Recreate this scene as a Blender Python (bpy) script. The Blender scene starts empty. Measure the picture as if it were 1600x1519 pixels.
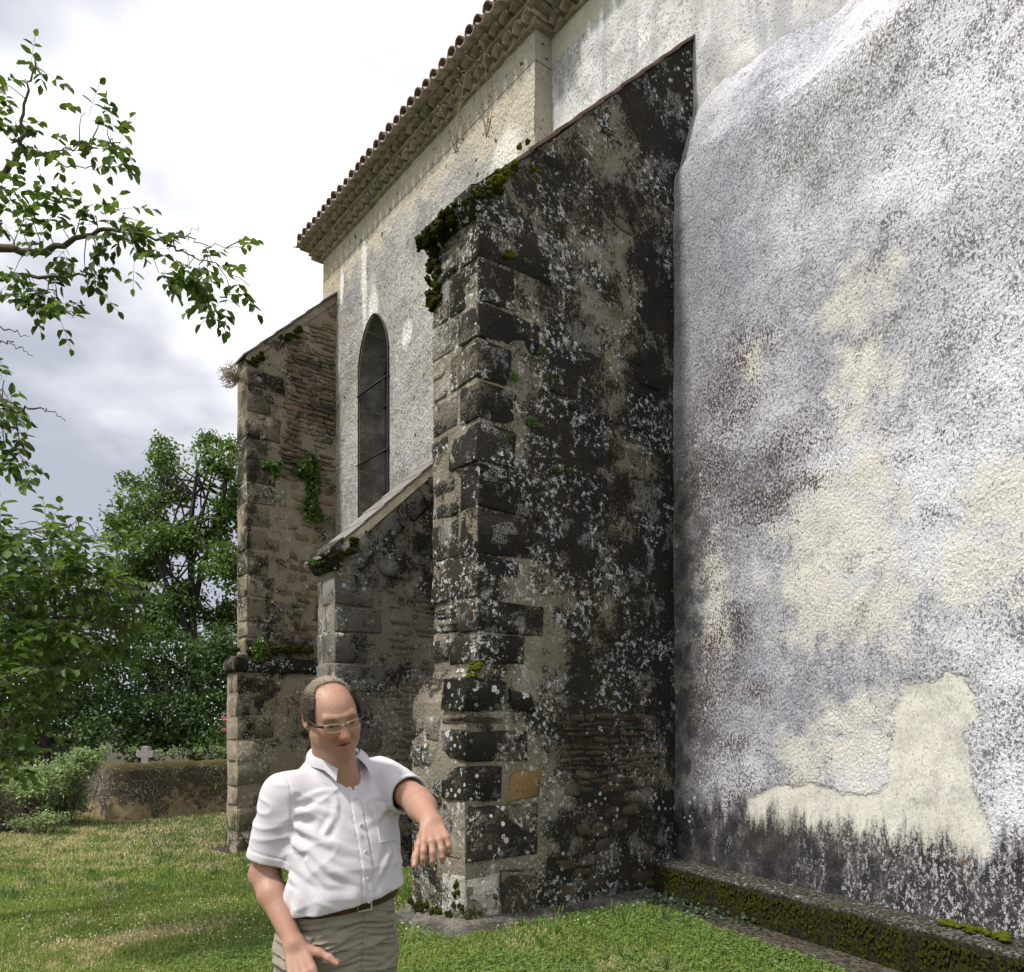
import bpy, bmesh, math, random
import numpy as np
from mathutils import Vector, Matrix

SC = bpy.context.scene
COL = SC.collection
R = math.radians

# ------------------------------------------------------------------ camera
F_PX, CX, HZ, CAM_H = 1244.0, 800.0, 1130.0, 1.6       # focal length and horizon in photo pixels
cam_d = bpy.data.cameras.new("camera")
cam = bpy.data.objects.new("camera", cam_d)
COL.objects.link(cam)
cam.location = (0, 0, CAM_H)
cam.rotation_euler = (R(90), 0, 0)
cam_d.sensor_width = 36.0
cam_d.lens = F_PX / 1600.0 * 36.0
cam_d.shift_y = (HZ - 759.5) / 1600.0
cam_d.clip_start = 0.05
cam_d.clip_end = 3000
SC.camera = cam

# ------------------------------------------------------------------ sun and sky
SUN_EL, SUN_H = R(57), Vector((-0.86, -0.51)).normalized()     # sun: high, from the left and a little behind
sun_d = bpy.data.lights.new("sun", 'SUN')
sun_d.energy = 3.6
sun_d.angle = R(5)
sun_d.color = (1.0, 0.95, 0.87)
sun = bpy.data.objects.new("sun", sun_d)
COL.objects.link(sun)
sdir = Vector((SUN_H.x * math.cos(SUN_EL), SUN_H.y * math.cos(SUN_EL), math.sin(SUN_EL)))
sun.rotation_euler = sdir.to_track_quat('Z', 'Y').to_euler()
sun.location = (-20, -12, 30)

world = bpy.data.worlds.new("World")
SC.world = world
world.use_nodes = True
SC.view_settings.view_transform = 'Standard'
SC.view_settings.look = 'None'
SC.view_settings.gamma = 1.0
SC.view_settings.exposure = 0.36
SC.view_settings.use_curve_mapping = False
SC.cycles.max_bounces = 5
SC.cycles.diffuse_bounces = 2
SC.cycles.glossy_bounces = 2
SC.cycles.transmission_bounces = 4
SC.cycles.transparent_max_bounces = 6
SC.cycles.use_adaptive_sampling = True
SC.cycles.adaptive_threshold = 0.035
SC.cycles.use_denoising = True

# ------------------------------------------------------------------ shader helper
class Sk:
    """a shader socket with arithmetic"""
    def __init__(self, t, s): self.t, self.s = t, s
    def _m(self, op, *o, clamp=False): return self.t.math(op, self, *o, clamp=clamp)
    def __add__(self, o): return self._m('ADD', o)
    __radd__ = __add__
    def __mul__(self, o): return self._m('MULTIPLY', o)
    __rmul__ = __mul__
    def __sub__(self, o): return self._m('SUBTRACT', o)
    def __rsub__(self, o): return self.t.math('SUBTRACT', o, self)
    def __truediv__(self, o): return self._m('DIVIDE', o)
    def __neg__(self): return self._m('MULTIPLY', -1.0)
    def mx(self, o): return self._m('MAXIMUM', o)
    def mn(self, o): return self._m('MINIMUM', o)
    def gt(self, o): return self._m('GREATER_THAN', o)
    def abs(self): return self._m('ABSOLUTE')
    def pw(self, o): return self._m('POWER', o)

class Tree:
    def __init__(self, nt):
        self.nt = nt
    def new(self, k): return self.nt.nodes.new(k)
    def put(self, inp, v):
        if isinstance(v, Sk): self.nt.links.new(v.s, inp)
        elif isinstance(v, (tuple, list)) and len(v) == 3 and inp.type == 'RGBA': inp.default_value = (*v, 1)
        else: inp.default_value = v
    def math(self, op, *a, clamp=False):
        n = self.new('ShaderNodeMath'); n.operation = op; n.use_clamp = clamp
        for i, v in enumerate(a): self.put(n.inputs[i], v)
        return Sk(self, n.outputs[0])
    def vmath(self, op, *a):
        n = self.new('ShaderNodeVectorMath'); n.operation = op
        for i, v in enumerate(a): self.put(n.inputs[i], v)
        return Sk(self, n.outputs[0])
    def vscale(self, v, s):
        n = self.new('ShaderNodeVectorMath'); n.operation = 'MULTIPLY'
        self.put(n.inputs[0], v); n.inputs[1].default_value = s
        return Sk(self, n.outputs[0])
    def pos(self): return Sk(self, self.new('ShaderNodeNewGeometry').outputs['Position'])
    def normal(self): return Sk(self, self.new('ShaderNodeNewGeometry').outputs['Normal'])
    def obj(self): return Sk(self, self.new('ShaderNodeTexCoord').outputs['Object'])
    def objrand(self): return Sk(self, self.new('ShaderNodeObjectInfo').outputs['Random'])
    def attr(self, name, out='Fac'):
        n = self.new('ShaderNodeAttribute'); n.attribute_name = name
        return Sk(self, n.outputs[out])
    def sep(self, v):
        n = self.new('ShaderNodeSeparateXYZ'); self.put(n.inputs[0], v)
        return [Sk(self, o) for o in n.outputs]
    def comb(self, x, y, z):
        n = self.new('ShaderNodeCombineXYZ')
        for i, v in enumerate((x, y, z)): self.put(n.inputs[i], v)
        return Sk(self, n.outputs[0])
    def noise(self, v, scale=1.0, detail=4.0, rough=0.55, dist=0.0, color=False):
        n = self.new('ShaderNodeTexNoise'); n.noise_dimensions = '3D'
        self.put(n.inputs['Vector'], v); self.put(n.inputs['Scale'], scale)
        n.inputs['Detail'].default_value = detail; n.inputs['Roughness'].default_value = rough
        n.inputs['Distortion'].default_value = dist
        return Sk(self, n.outputs['Color' if color else 'Fac'])
    def voro(self, v, scale=1.0, feature='F1', rnd=1.0):
        n = self.new('ShaderNodeTexVoronoi'); n.feature = feature
        self.put(n.inputs['Vector'], v); n.inputs['Scale'].default_value = scale
        n.inputs['Randomness'].default_value = rnd
        d = Sk(self, n.outputs['Distance'])
        c = Sk(self, n.outputs['Color']) if feature != 'DISTANCE_TO_EDGE' else None
        return d, c
    def ss(self, v, lo, hi, a=0.0, b=1.0):
        n = self.new('ShaderNodeMapRange'); n.interpolation_type = 'SMOOTHSTEP'
        self.put(n.inputs['Value'], v); self.put(n.inputs['From Min'], lo); self.put(n.inputs['From Max'], hi)
        self.put(n.inputs['To Min'], a); self.put(n.inputs['To Max'], b)
        return Sk(self, n.outputs[0])
    def mix(self, f, a, b):
        n = self.new('ShaderNodeMix'); n.data_type = 'RGBA'
        self.put(n.inputs[0], f); self.put(n.inputs[6], a); self.put(n.inputs[7], b)
        return Sk(self, n.outputs[2])
    def hsv(self, c, h=0.5, s=1.0, v=1.0):
        n = self.new('ShaderNodeHueSaturation')
        self.put(n.inputs['Hue'], h); self.put(n.inputs['Saturation'], s); self.put(n.inputs['Value'], v)
        self.put(n.inputs['Color'], c)
        return Sk(self, n.outputs[0])
    def warp(self, v, scale, amount, detail=3.0):
        c = self.noise(v, scale, detail, color=True)
        c = self.vmath('SUBTRACT', c, (0.5, 0.5, 0.5))
        c = self.vscale(c, (amount, amount, amount))
        return self.vmath('ADD', v, c)

MATS = {}
def material(name, fn, rough=0.9, spec=0.25):
    """fn(T) returns dict(color, rough, height, dist, trans, ...)"""
    m = bpy.data.materials.new(name); m.use_nodes = True
    nt = m.node_tree; nt.nodes.clear()
    T = Tree(nt)
    out = T.new('ShaderNodeOutputMaterial')
    b = T.new('ShaderNodeBsdfPrincipled')
    d = fn(T)
    T.put(b.inputs['Base Color'], d['color'])
    T.put(b.inputs['Roughness'], d.get('rough', rough))
    T.put(b.inputs['Specular IOR Level'], d.get('spec', spec))
    if 'metal' in d: T.put(b.inputs['Metallic'], d['metal'])
    if 'transmission' in d: T.put(b.inputs['Transmission Weight'], d['transmission'])
    if 'sss' in d:
        b.inputs['Subsurface Weight'].default_value = d['sss']
        b.inputs['Subsurface Radius'].default_value = (0.010, 0.004, 0.002)
        b.inputs['Subsurface Scale'].default_value = 0.6
    if 'sheen' in d: b.inputs['Sheen Weight'].default_value = d['sheen']
    if 'height' in d:
        bp = T.new('ShaderNodeBump')
        bp.inputs['Strength'].default_value = d.get('strength', 1.0)
        bp.inputs['Distance'].default_value = d.get('dist', 0.01)
        T.put(bp.inputs['Height'], d['height'])
        nt.links.new(bp.outputs[0], b.inputs['Normal'])
    last = b.outputs[0]
    if 'trans' in d:
        tr = T.new('ShaderNodeBsdfTranslucent'); T.put(tr.inputs[0], d['trans'])
        mx = T.new('ShaderNodeMixShader'); mx.inputs[0].default_value = d.get('transfac', 0.4)
        nt.links.new(last, mx.inputs[1]); nt.links.new(tr.outputs[0], mx.inputs[2]); last = mx.outputs[0]
    nt.links.new(last, out.inputs[0])
    MATS[name] = m
    return m

# world: bright broken overcast, mixed over a Nishita sky
wt = world.node_tree; wt.nodes.clear()
W = Tree(wt)
sky = W.new('ShaderNodeTexSky'); sky.sky_type = 'NISHITA'; sky.sun_disc = False
sky.sun_elevation = SUN_EL; sky.sun_rotation = math.atan2(SUN_H.x, SUN_H.y)
sky.air_density = 1.0; sky.dust_density = 2.0
dirv = Sk(W, W.new('ShaderNodeTexCoord').outputs['Generated'])
sx_, sy_, sz_ = W.sep(dirv)
zz = sz_.mx(0.02) + 0.25
pl = W.comb(sx_ / zz, sy_ / zz, 0.0)
pl = W.vmath('ADD', pl, (12.3, 9.62, 0.7))
cl1 = W.noise(pl, 0.9, 4, 0.5, 0.0)
cl2 = W.noise(pl, 2.4, 4, 0.55, 0.0)
dens = W.ss(cl1 * 0.72 + cl2 * 0.28, 0.42, 0.57)
cloud = W.mix(dens, (12.5, 12.5, 12.6), (4.5, 4.75, 5.6))
gap = W.ss(cl2, 0.30, 0.44, 0.75, 1.0)
skyc = W.mix(gap, Sk(W, sky.outputs[0]), cloud)
bg = W.new('ShaderNodeBackground'); bg.inputs[1].default_value = 0.09
wt.links.new(skyc.s, bg.inputs[0])
wo = W.new('ShaderNodeOutputWorld'); wt.links.new(bg.outputs[0], wo.inputs[0])

# ------------------------------------------------------------------ geometry helpers
def hash3(ix, iy, iz, seed):
    h = (ix.astype(np.int64) * 374761393 + iy.astype(np.int64) * 668265263 + iz.astype(np.int64) * 2147483647 + seed * 974634777)
    h = (h ^ (h >> 13)) * 1274126177
    h = h ^ (h >> 16)
    return ((h & 0xFFFFFF).astype(np.float32)) / float(0xFFFFFF)

def vnoise(p, seed=0):
    p = np.asarray(p, np.float32)
    i = np.floor(p); f = p - i; i = i.astype(np.int64)
    f = f * f * (3 - 2 * f)
    r = 0
    for dx in (0, 1):
        wx = f[:, 0] if dx else 1 - f[:, 0]
        for dy in (0, 1):
            wy = f[:, 1] if dy else 1 - f[:, 1]
            for dz in (0, 1):
                wz = f[:, 2] if dz else 1 - f[:, 2]
                r = r + wx * wy * wz * hash3(i[:, 0] + dx, i[:, 1] + dy, i[:, 2] + dz, seed)
    return r * 2 - 1

def fbm(p, octaves=4, gain=0.5, seed=0):
    p = np.asarray(p, np.float32); a = 1.0; s = 0; tot = 0
    for o in range(octaves):
        s = s + a * vnoise(p * (2.03 ** o) + o * 17.3, seed + o); tot += a; a *= gain
    return s / tot

def mesh_np(name, verts, quads=None, tris=None, smooth=True):
    verts = np.asarray(verts, np.float32)
    me = bpy.data.meshes.new(name)
    q = np.zeros((0, 4), np.int32) if quads is None else np.asarray(quads, np.int32).reshape(-1, 4)
    t = np.zeros((0, 3), np.int32) if tris is None else np.asarray(tris, np.int32).reshape(-1, 3)
    loops = np.concatenate([q.ravel(), t.ravel()])
    starts = np.concatenate([np.arange(len(q)) * 4, len(q) * 4 + np.arange(len(t)) * 3])
    me.vertices.add(len(verts)); me.vertices.foreach_set("co", verts.ravel())
    me.loops.add(len(loops)); me.loops.foreach_set("vertex_index", loops.astype(np.int32))
    me.polygons.add(len(starts)); me.polygons.foreach_set("loop_start", starts.astype(np.int32))
    me.polygons.foreach_set("use_smooth", np.full(len(starts), smooth))
    me.update(calc_edges=True)
    return me

def float_attr(me, name, vals):
    a = me.attributes.new(name, 'FLOAT', 'POINT')
    a.data.foreach_set("value", np.asarray(vals, np.float32))

def link(name, me, mat=None, parent=None):
    o = bpy.data.objects.new(name, me)
    COL.objects.link(o)
    if mat is not None and me is not None and len(me.materials) == 0:
        me.materials.append(MATS[mat] if isinstance(mat, str) else mat)
    if parent is not None: o.parent = parent
    return o

def tag(o, label, cat=None, group=None, kind=None):
    o['label'] = label
    if cat: o['category'] = cat
    if group: o['group'] = group
    if kind: o['kind'] = kind
    return o

def struct(o, label=None):
    o['kind'] = 'structure'
    if label: o['label'] = label
    return o

class MB:
    """collects quads and triangles"""
    def __init__(self): self.v, self.q, self.t, self.n, self.rnd = [], [], [], 0, []
    def add(self, v, q=None, t=None, rnd=0.0):
        v = np.asarray(v, np.float32).reshape(-1, 3)
        if q is not None and len(q): self.q.append(np.asarray(q, np.int64).reshape(-1, 4) + self.n)
        if t is not None and len(t): self.t.append(np.asarray(t, np.int64).reshape(-1, 3) + self.n)
        self.v.append(v); self.n += len(v)
        self.rnd.append(np.broadcast_to(np.asarray(rnd, np.float32), (len(v),)))
    def grid(self, P):
        P = np.asarray(P, np.float32); a, b = P.shape[:2]
        i = np.arange(a * b).reshape(a, b)
        q = np.stack([i[:-1, :-1], i[1:, :-1], i[1:, 1:], i[:-1, 1:]], -1).reshape(-1, 4)
        self.add(P.reshape(-1, 3), q)
    def box(self, lo, hi):
        x0, y0, z0 = lo; x1, y1, z1 = hi
        v = [(x0,y0,z0),(x1,y0,z0),(x1,y1,z0),(x0,y1,z0),(x0,y0,z1),(x1,y0,z1),(x1,y1,z1),(x0,y1,z1)]
        q = [(0,3,2,1),(4,5,6,7),(0,1,5,4),(1,2,6,5),(2,3,7,6),(3,0,4,7)]
        self.add(v, q)
    def tube(self, pts, rad, sides=6, cap=True):
        pts = np.asarray(pts, np.float64); n = len(pts)
        rad = np.broadcast_to(np.asarray(rad, np.float64), (n,))
        tan = np.gradient(pts, axis=0); tan /= np.linalg.norm(tan, axis=1)[:, None] + 1e-9
        ref = np.array([0, 0, 1.0]) if abs(tan[0][2]) < 0.9 else np.array([1.0, 0, 0])
        rings = []
        u = np.cross(tan[0], ref); u /= np.linalg.norm(u)
        for k in range(n):
            u = u - tan[k] * np.dot(u, tan[k]); u /= np.linalg.norm(u) + 1e-9
            w = np.cross(tan[k], u)
            a = np.arange(sides) / sides * 2 * math.pi
            rings.append(pts[k] + rad[k] * (np.cos(a)[:, None] * u + np.sin(a)[:, None] * w))
        v = np.concatenate(rings)
        i = np.arange(n * sides).reshape(n, sides); j = np.roll(i, -1, 1)
        q = np.stack([i[:-1], j[:-1], j[1:], i[1:]], -1).reshape(-1, 4)
        t = []
        if cap:
            v = np.concatenate([v, [pts[0]], [pts[-1]]])
            for k in range(sides):
                t.append((i[0][(k + 1) % sides], i[0][k], n * sides))
                t.append((i[-1][k], i[-1][(k + 1) % sides], n * sides + 1))
        self.add(v, q, t)
    def mesh(self, name, smooth=True, rnd=False):
        v = np.concatenate(self.v) if self.v else np.zeros((0, 3))
        me = mesh_np(name, v, np.concatenate(self.q) if self.q else None, np.concatenate(self.t) if self.t else None, smooth)
        if rnd: float_attr(me, 'rnd', np.concatenate(self.rnd))
        return me

def leaves(mb, pos, dirs, nor, length, width, rng, fold=0.18):
    """leaf-shaped faces folded along the midrib, bent at the tip"""
    n = len(pos)
    dirs = dirs / (np.linalg.norm(dirs, axis=1)[:, None] + 1e-9)
    nor = nor - dirs * np.sum(nor * dirs, 1)[:, None]
    nor = nor / (np.linalg.norm(nor, axis=1)[:, None] + 1e-9)
    rt = np.cross(dirs, nor)
    L = np.broadcast_to(length, (n,))[:, None]; Wd = np.broadcast_to(width, (n,))[:, None]
    f = fold * Wd
    base = pos; tip = pos + dirs * L - nor * L * 0.12
    a1 = pos + dirs * L * 0.34; a2 = pos + dirs * L * 0.74 - nor * L * 0.04
    V = np.stack([base, a1 - rt * Wd * .5 + nor * f, a2 - rt * Wd * .38 + nor * f * .8, tip,
                  a1 + rt * Wd * .5 + nor * f, a2 + rt * Wd * .38 + nor * f * .8], 1)
    k = np.arange(n)[:, None] * 6
    Q = np.concatenate([k + np.array([[0, 1, 2, 3]]), k + np.array([[0, 3, 5, 4]])], 0)
    mb.add(V.reshape(-1, 3), Q, rnd=np.repeat(rng.random(n), 6))

def stone_mesh(name, sx, sy, sz, seed, bev=0.012, jit=0.006, cuts=2):
    """a roughly squared stone: faces cut in nine, edges worn, sides uneven"""
    bm = bmesh.new(); bmesh.ops.create_cube(bm, size=1.0)
    if cuts: bmesh.ops.subdivide_edges(bm, edges=list(bm.edges), cuts=cuts, use_grid_fill=True)
    rn = random.Random(seed); d = (sx, sy, sz); mn_ = min(d)
    sk = [rn.uniform(-1, 1) for _ in range(6)]
    for v in bm.verts:
        c = [v.co.x * 2, v.co.y * 2, v.co.z * 2]
        # push the inner cuts outward so that worn edges stay narrow
        q = [math.copysign(min(abs(x) * 2.3, 1) if abs(x) < .99 else 1, x) for x in c]
        edge = sum(abs(x) > .99 for x in c)
        k = min(bev * (0, 0, .45, .85)[edge], .25 * mn_)
        p = []
        for i in range(3):
            x = q[i] * d[i] / 2
            if abs(c[i]) > .99: x -= math.copysign(k * rn.uniform(.5, 1.6), x)
            elif abs(q[i]) > 0: x = math.copysign(max(0, d[i] / 2 - bev * rn.uniform(1.2, 2.4)), q[i])
            p.append(x + rn.uniform(-jit, jit))
        p[1] += sk[0] * jit * q[2] * 1.6 + sk[1] * jit * q[0]
        p[2] += sk[2] * jit * q[1] * 1.6
        v.co = Vector(p)
    me = bpy.data.meshes.new(name); bm.to_mesh(me); bm.free()
    me.polygons.foreach_set("use_smooth", [True] * len(me.polygons))
    return me

def at(px, py, depth):
    """photo pixel + depth along the view axis -> world point"""
    return np.array([(px - CX) / F_PX * depth, depth, CAM_H + (HZ - py) / F_PX * depth])
# ------------------------------------------------------------------ church frame: s along the nave wall (away), t outward, z up
F0 = np.array([0.268, 9.274])
D1 = np.array([-0.6069, 0.7948]); NN = np.array([-0.7948, -0.6069])
ANG = math.atan2(D1[1], D1[0])
def ch2w(s, t, z): return np.array([*(F0 + s * D1 + t * NN), z])
def w2ch(x, y): return (x - F0[0]) * D1[0] + (y - F0[1]) * D1[1], (x - F0[0]) * NN[0] + (y - F0[1]) * NN[1]
def ground_z(x, y):
    s, t = w2ch(np.asarray(x, float), np.asarray(y, float))
    k = np.clip((s + 2.6) / 8.6, 0, 1)
    z = -0.50 * (k * 0.85 + 0.15 * k * k * (3 - 2 * k))
    return z
MS0, MT0 = -2.149, 0.027                      # near mass: start beside the black buttress
def mass_uv(px, py):
    k = (px - CX) / F_PX
    m = (7.55 * k - 1.55) / (0.469 + 0.883 * k); Y = 7.55 - 0.883 * m
    return m, CAM_H + (HZ - py) / F_PX * Y
def px_m(px, Y): return px * Y / F_PX

def cc(T):
    x, y, z = T.sep(T.pos())
    s = (x - float(F0[0])) * float(D1[0]) + (y - float(F0[1])) * float(D1[1])
    t = (x - float(F0[0])) * float(NN[0]) + (y - float(F0[1])) * float(NN[1])
    return T.comb(s, t, z), s, t, z

def blob(T, u, z, cu, cz, ru, rz, wob, amt=0.55):
    a = (u - cu) / ru; b = (z - cz) / rz
    d = (a * a + b * b).pw(0.5) + (wob - 0.5) * (2 * amt)
    return T.ss(d, 1.25, 0.6)

def boxm(T, u, z, cu, cz, hu, hz, wob, soft=0.012, amt=0.12):
    d = ((u - cu).abs() - hu).mx((z - cz).abs() - hz) + (wob - 0.5) * amt
    return T.ss(d, soft, -soft)

def rosettes(T, q, scale, keep, rmin, rmax, seed=0.0):
    """round crusts of pale lichen, some of them rings"""
    q = T.vmath('ADD', q, (seed, seed * 1.7, seed * 0.6))
    d, c = T.voro(q, scale)
    r, g, b = T.sep(c)
    rad = T.ss(g, 0.0, 1.0, rmin, rmax)
    body = T.ss(d, rad, rad * 0.86)
    hole = T.ss(d, rad * 0.62, rad * 0.4) * T.ss(b, 0.35, 0.5)
    return body * r.gt(keep), hole

def lichen(T, base, black=0.5, white=0.5, beige=(0.36, 0.31, 0.23), moss_bias=0.0, bias=None):
    p, s, t, z = cc(T)
    w = T.warp(p, 2.2, 0.28, 2)
    big = T.noise(w, 0.8, 3, 0.6)
    mid = T.noise(w, 5.0, 4, 0.62)
    fine = T.noise(p, 46, 3, 0.65)
    xf = T.noise(p, 120, 1, 0.6)
    col = T.mix(T.ss(mid, 0.35, 0.65), base, tuple(c * 1.35 for c in base))
    col = T.mix(T.ss(fine, 0.45, 0.62) * 0.55, col, beige)
    # black crust
    bm_ = big * 0.50 + mid * 0.32 + fine * 0.30
    if bias is not None: bm_ = bm_ + bias(T, s, t, z)
    thr = 0.565 + (0.5 - black) * 0.30
    bk = T.ss(bm_, thr - 0.04, thr + 0.04)
    bcol = T.mix(T.ss(xf, 0.4, 0.65), (0.007, 0.0065, 0.006), (0.034, 0.031, 0.028))
    bcol = T.mix(T.ss(big, 0.52, 0.66) * 0.35, bcol, (0.055, 0.043, 0.030))
    col = T.mix(bk * 0.96, col, bcol)
    pits = T.ss(xf * 0.4 + fine * 0.6, 0.57, 0.65)
    col = T.mix(pits * 0.7, col, (0.018, 0.016, 0.014))
    # white crust
    area = T.ss(T.noise(w, 2.0, 3, 0.6), 0.615 - white * 0.17, 0.70 - white * 0.17)
    cn = T.noise(p, 20, 5, 0.78)
    crust = T.ss(cn + (area - 1.0) * 0.11, 0.545, 0.59)
    col = T.mix(crust * 0.88, col, T.mix(xf, (0.36, 0.37, 0.36), (0.80, 0.81, 0.79)))
    pa = T.ss(T.noise(w, 3.6, 5, 0.68), 0.60 - white * 0.05, 0.66 - white * 0.05) * T.ss(fine, 0.40, 0.56)
    col = T.mix(pa * 0.42, col, (0.42, 0.42, 0.40))
    q = T.warp(p, 9.0, 0.03, 1)
    dens = T.ss(T.noise(p, 1.3, 3), 0.44, 0.58)
    for sc, keep, r0, r1, sd in ((7.5, 0.86, .10, .27, 3.1), (16.0, 0.80, .12, .34, 9.4)):
        body, hole = rosettes(T, q, sc, keep + (0.5 - white) * 0.25, r0, r1, sd)
        rc = T.mix(hole, (0.60, 0.61, 0.59), (0.22, 0.22, 0.20))
        col = T.mix(body * dens * 0.92, col, rc)
    yb, yh = rosettes(T, q, 13.0, 0.965, .08, .2, 1.3)
    col = T.mix(yb * 0.9, col, (0.50, 0.30, 0.04))
    # moss
    mo = T.ss(T.noise(w, 2.6, 3, 0.65) + moss_bias + T.ss(z, 0.45, -0.05) * 0.16, 0.66, 0.74)
    mcol = T.mix(fine, (0.020, 0.024, 0.004), (0.075, 0.080, 0.012))
    col = T.mix(mo * T.ss(fine, 0.35, 0.55), col, mcol)
    h = T.noise(p, 42, 3, 0.7) + T.noise(p, 6.0, 1) * 0.9
    return dict(color=col, height=h, dist=0.024, rough=0.95, spec=0.12)

# the black buttress: pale mortar dragged round the corner stones, black crust behind
def core_bias(T, s, t, z):
    up = T.ss(z, 6.9, 6.1)
    return T.ss(t, 1.75, 1.25) * 0.045 * T.ss(z, 1.5, 2.2) - T.ss(t, 1.5, 1.95) * 0.065 - (1.0 - up) * T.ss(t, 0.5, 0.9) * 0.03 + T.ss(t, 0.55, 0.15) * 0.03
material('lichen_core', lambda T: lichen(T, (0.19, 0.165, 0.125), 0.63, 0.95, (0.32, 0.29, 0.23), bias=core_bias))
material('lichen_block', lambda T: lichen(T, (0.10, 0.085, 0.062), 0.74, 0.86))
material('block_front', lambda T: lichen(T, (0.20, 0.178, 0.145), 0.62, 1.05, (0.36, 0.33, 0.28)))

def far_stone(T):
    d = lichen(T, (0.19, 0.155, 0.105), 0.48, 0.45, (0.32, 0.26, 0.17))
    r = T.objrand()
    tint = T.mix(T.ss(r, 0.0, 0.62), (0.105, 0.095, 0.085), (0.28, 0.215, 0.13))
    tint = T.mix(T.ss(r, 0.90, 0.95), tint, (0.21, 0.105, 0.07))
    d['color'] = T.mix(0.52, d['color'], tint)
    return d
material('rubble_far', far_stone)
material('quoin_far', lambda T: lichen(T, (0.19, 0.162, 0.118), 0.46, 0.6))
material('mortar_far', lambda T: lichen(T, (0.25, 0.215, 0.155), 0.38, 0.45, (0.36, 0.31, 0.23)))
def mid_stone(T):
    d = lichen(T, (0.16, 0.145, 0.12), 0.50, 0.55)
    r = T.objrand()
    tint = T.mix(T.ss(r, 0.0, 0.6), (0.075, 0.070, 0.068), (0.20, 0.17, 0.125))
    tint = T.mix(T.ss(r, 0.86, 0.92), tint, (0.19, 0.10, 0.075))
    d['color'] = T.mix(0.45, d['color'], tint)
    return d
material('rubble_mid', mid_stone)
material('quoin_mid', lambda T: lichen(T, (0.14, 0.135, 0.128), 0.60, 0.72))
material('mortar_mid', lambda T: lichen(T, (0.19, 0.17, 0.14), 0.56, 0.6))
def low_stone(T):
    d = lichen(T, (0.13, 0.105, 0.075), 0.56, 0.45)
    r = T.objrand()
    tint = T.mix(r, (0.06, 0.052, 0.042), (0.17, 0.14, 0.10))
    tint = T.mix(T.ss(r, 0.84, 0.92), tint, (0.15, 0.085, 0.06))
    d['color'] = T.mix(0.42, d['color'], tint)
    return d
material('rubble_low', low_stone)
material('ochre_stone', lambda T: lichen(T, (0.24, 0.155, 0.065), 0.50, 0.35, (0.30, 0.21, 0.10)))
material('pale_block', lambda T: lichen(T, (0.32, 0.30, 0.27), 0.36, 0.95, (0.5, 0.48, 0.44)))

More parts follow.
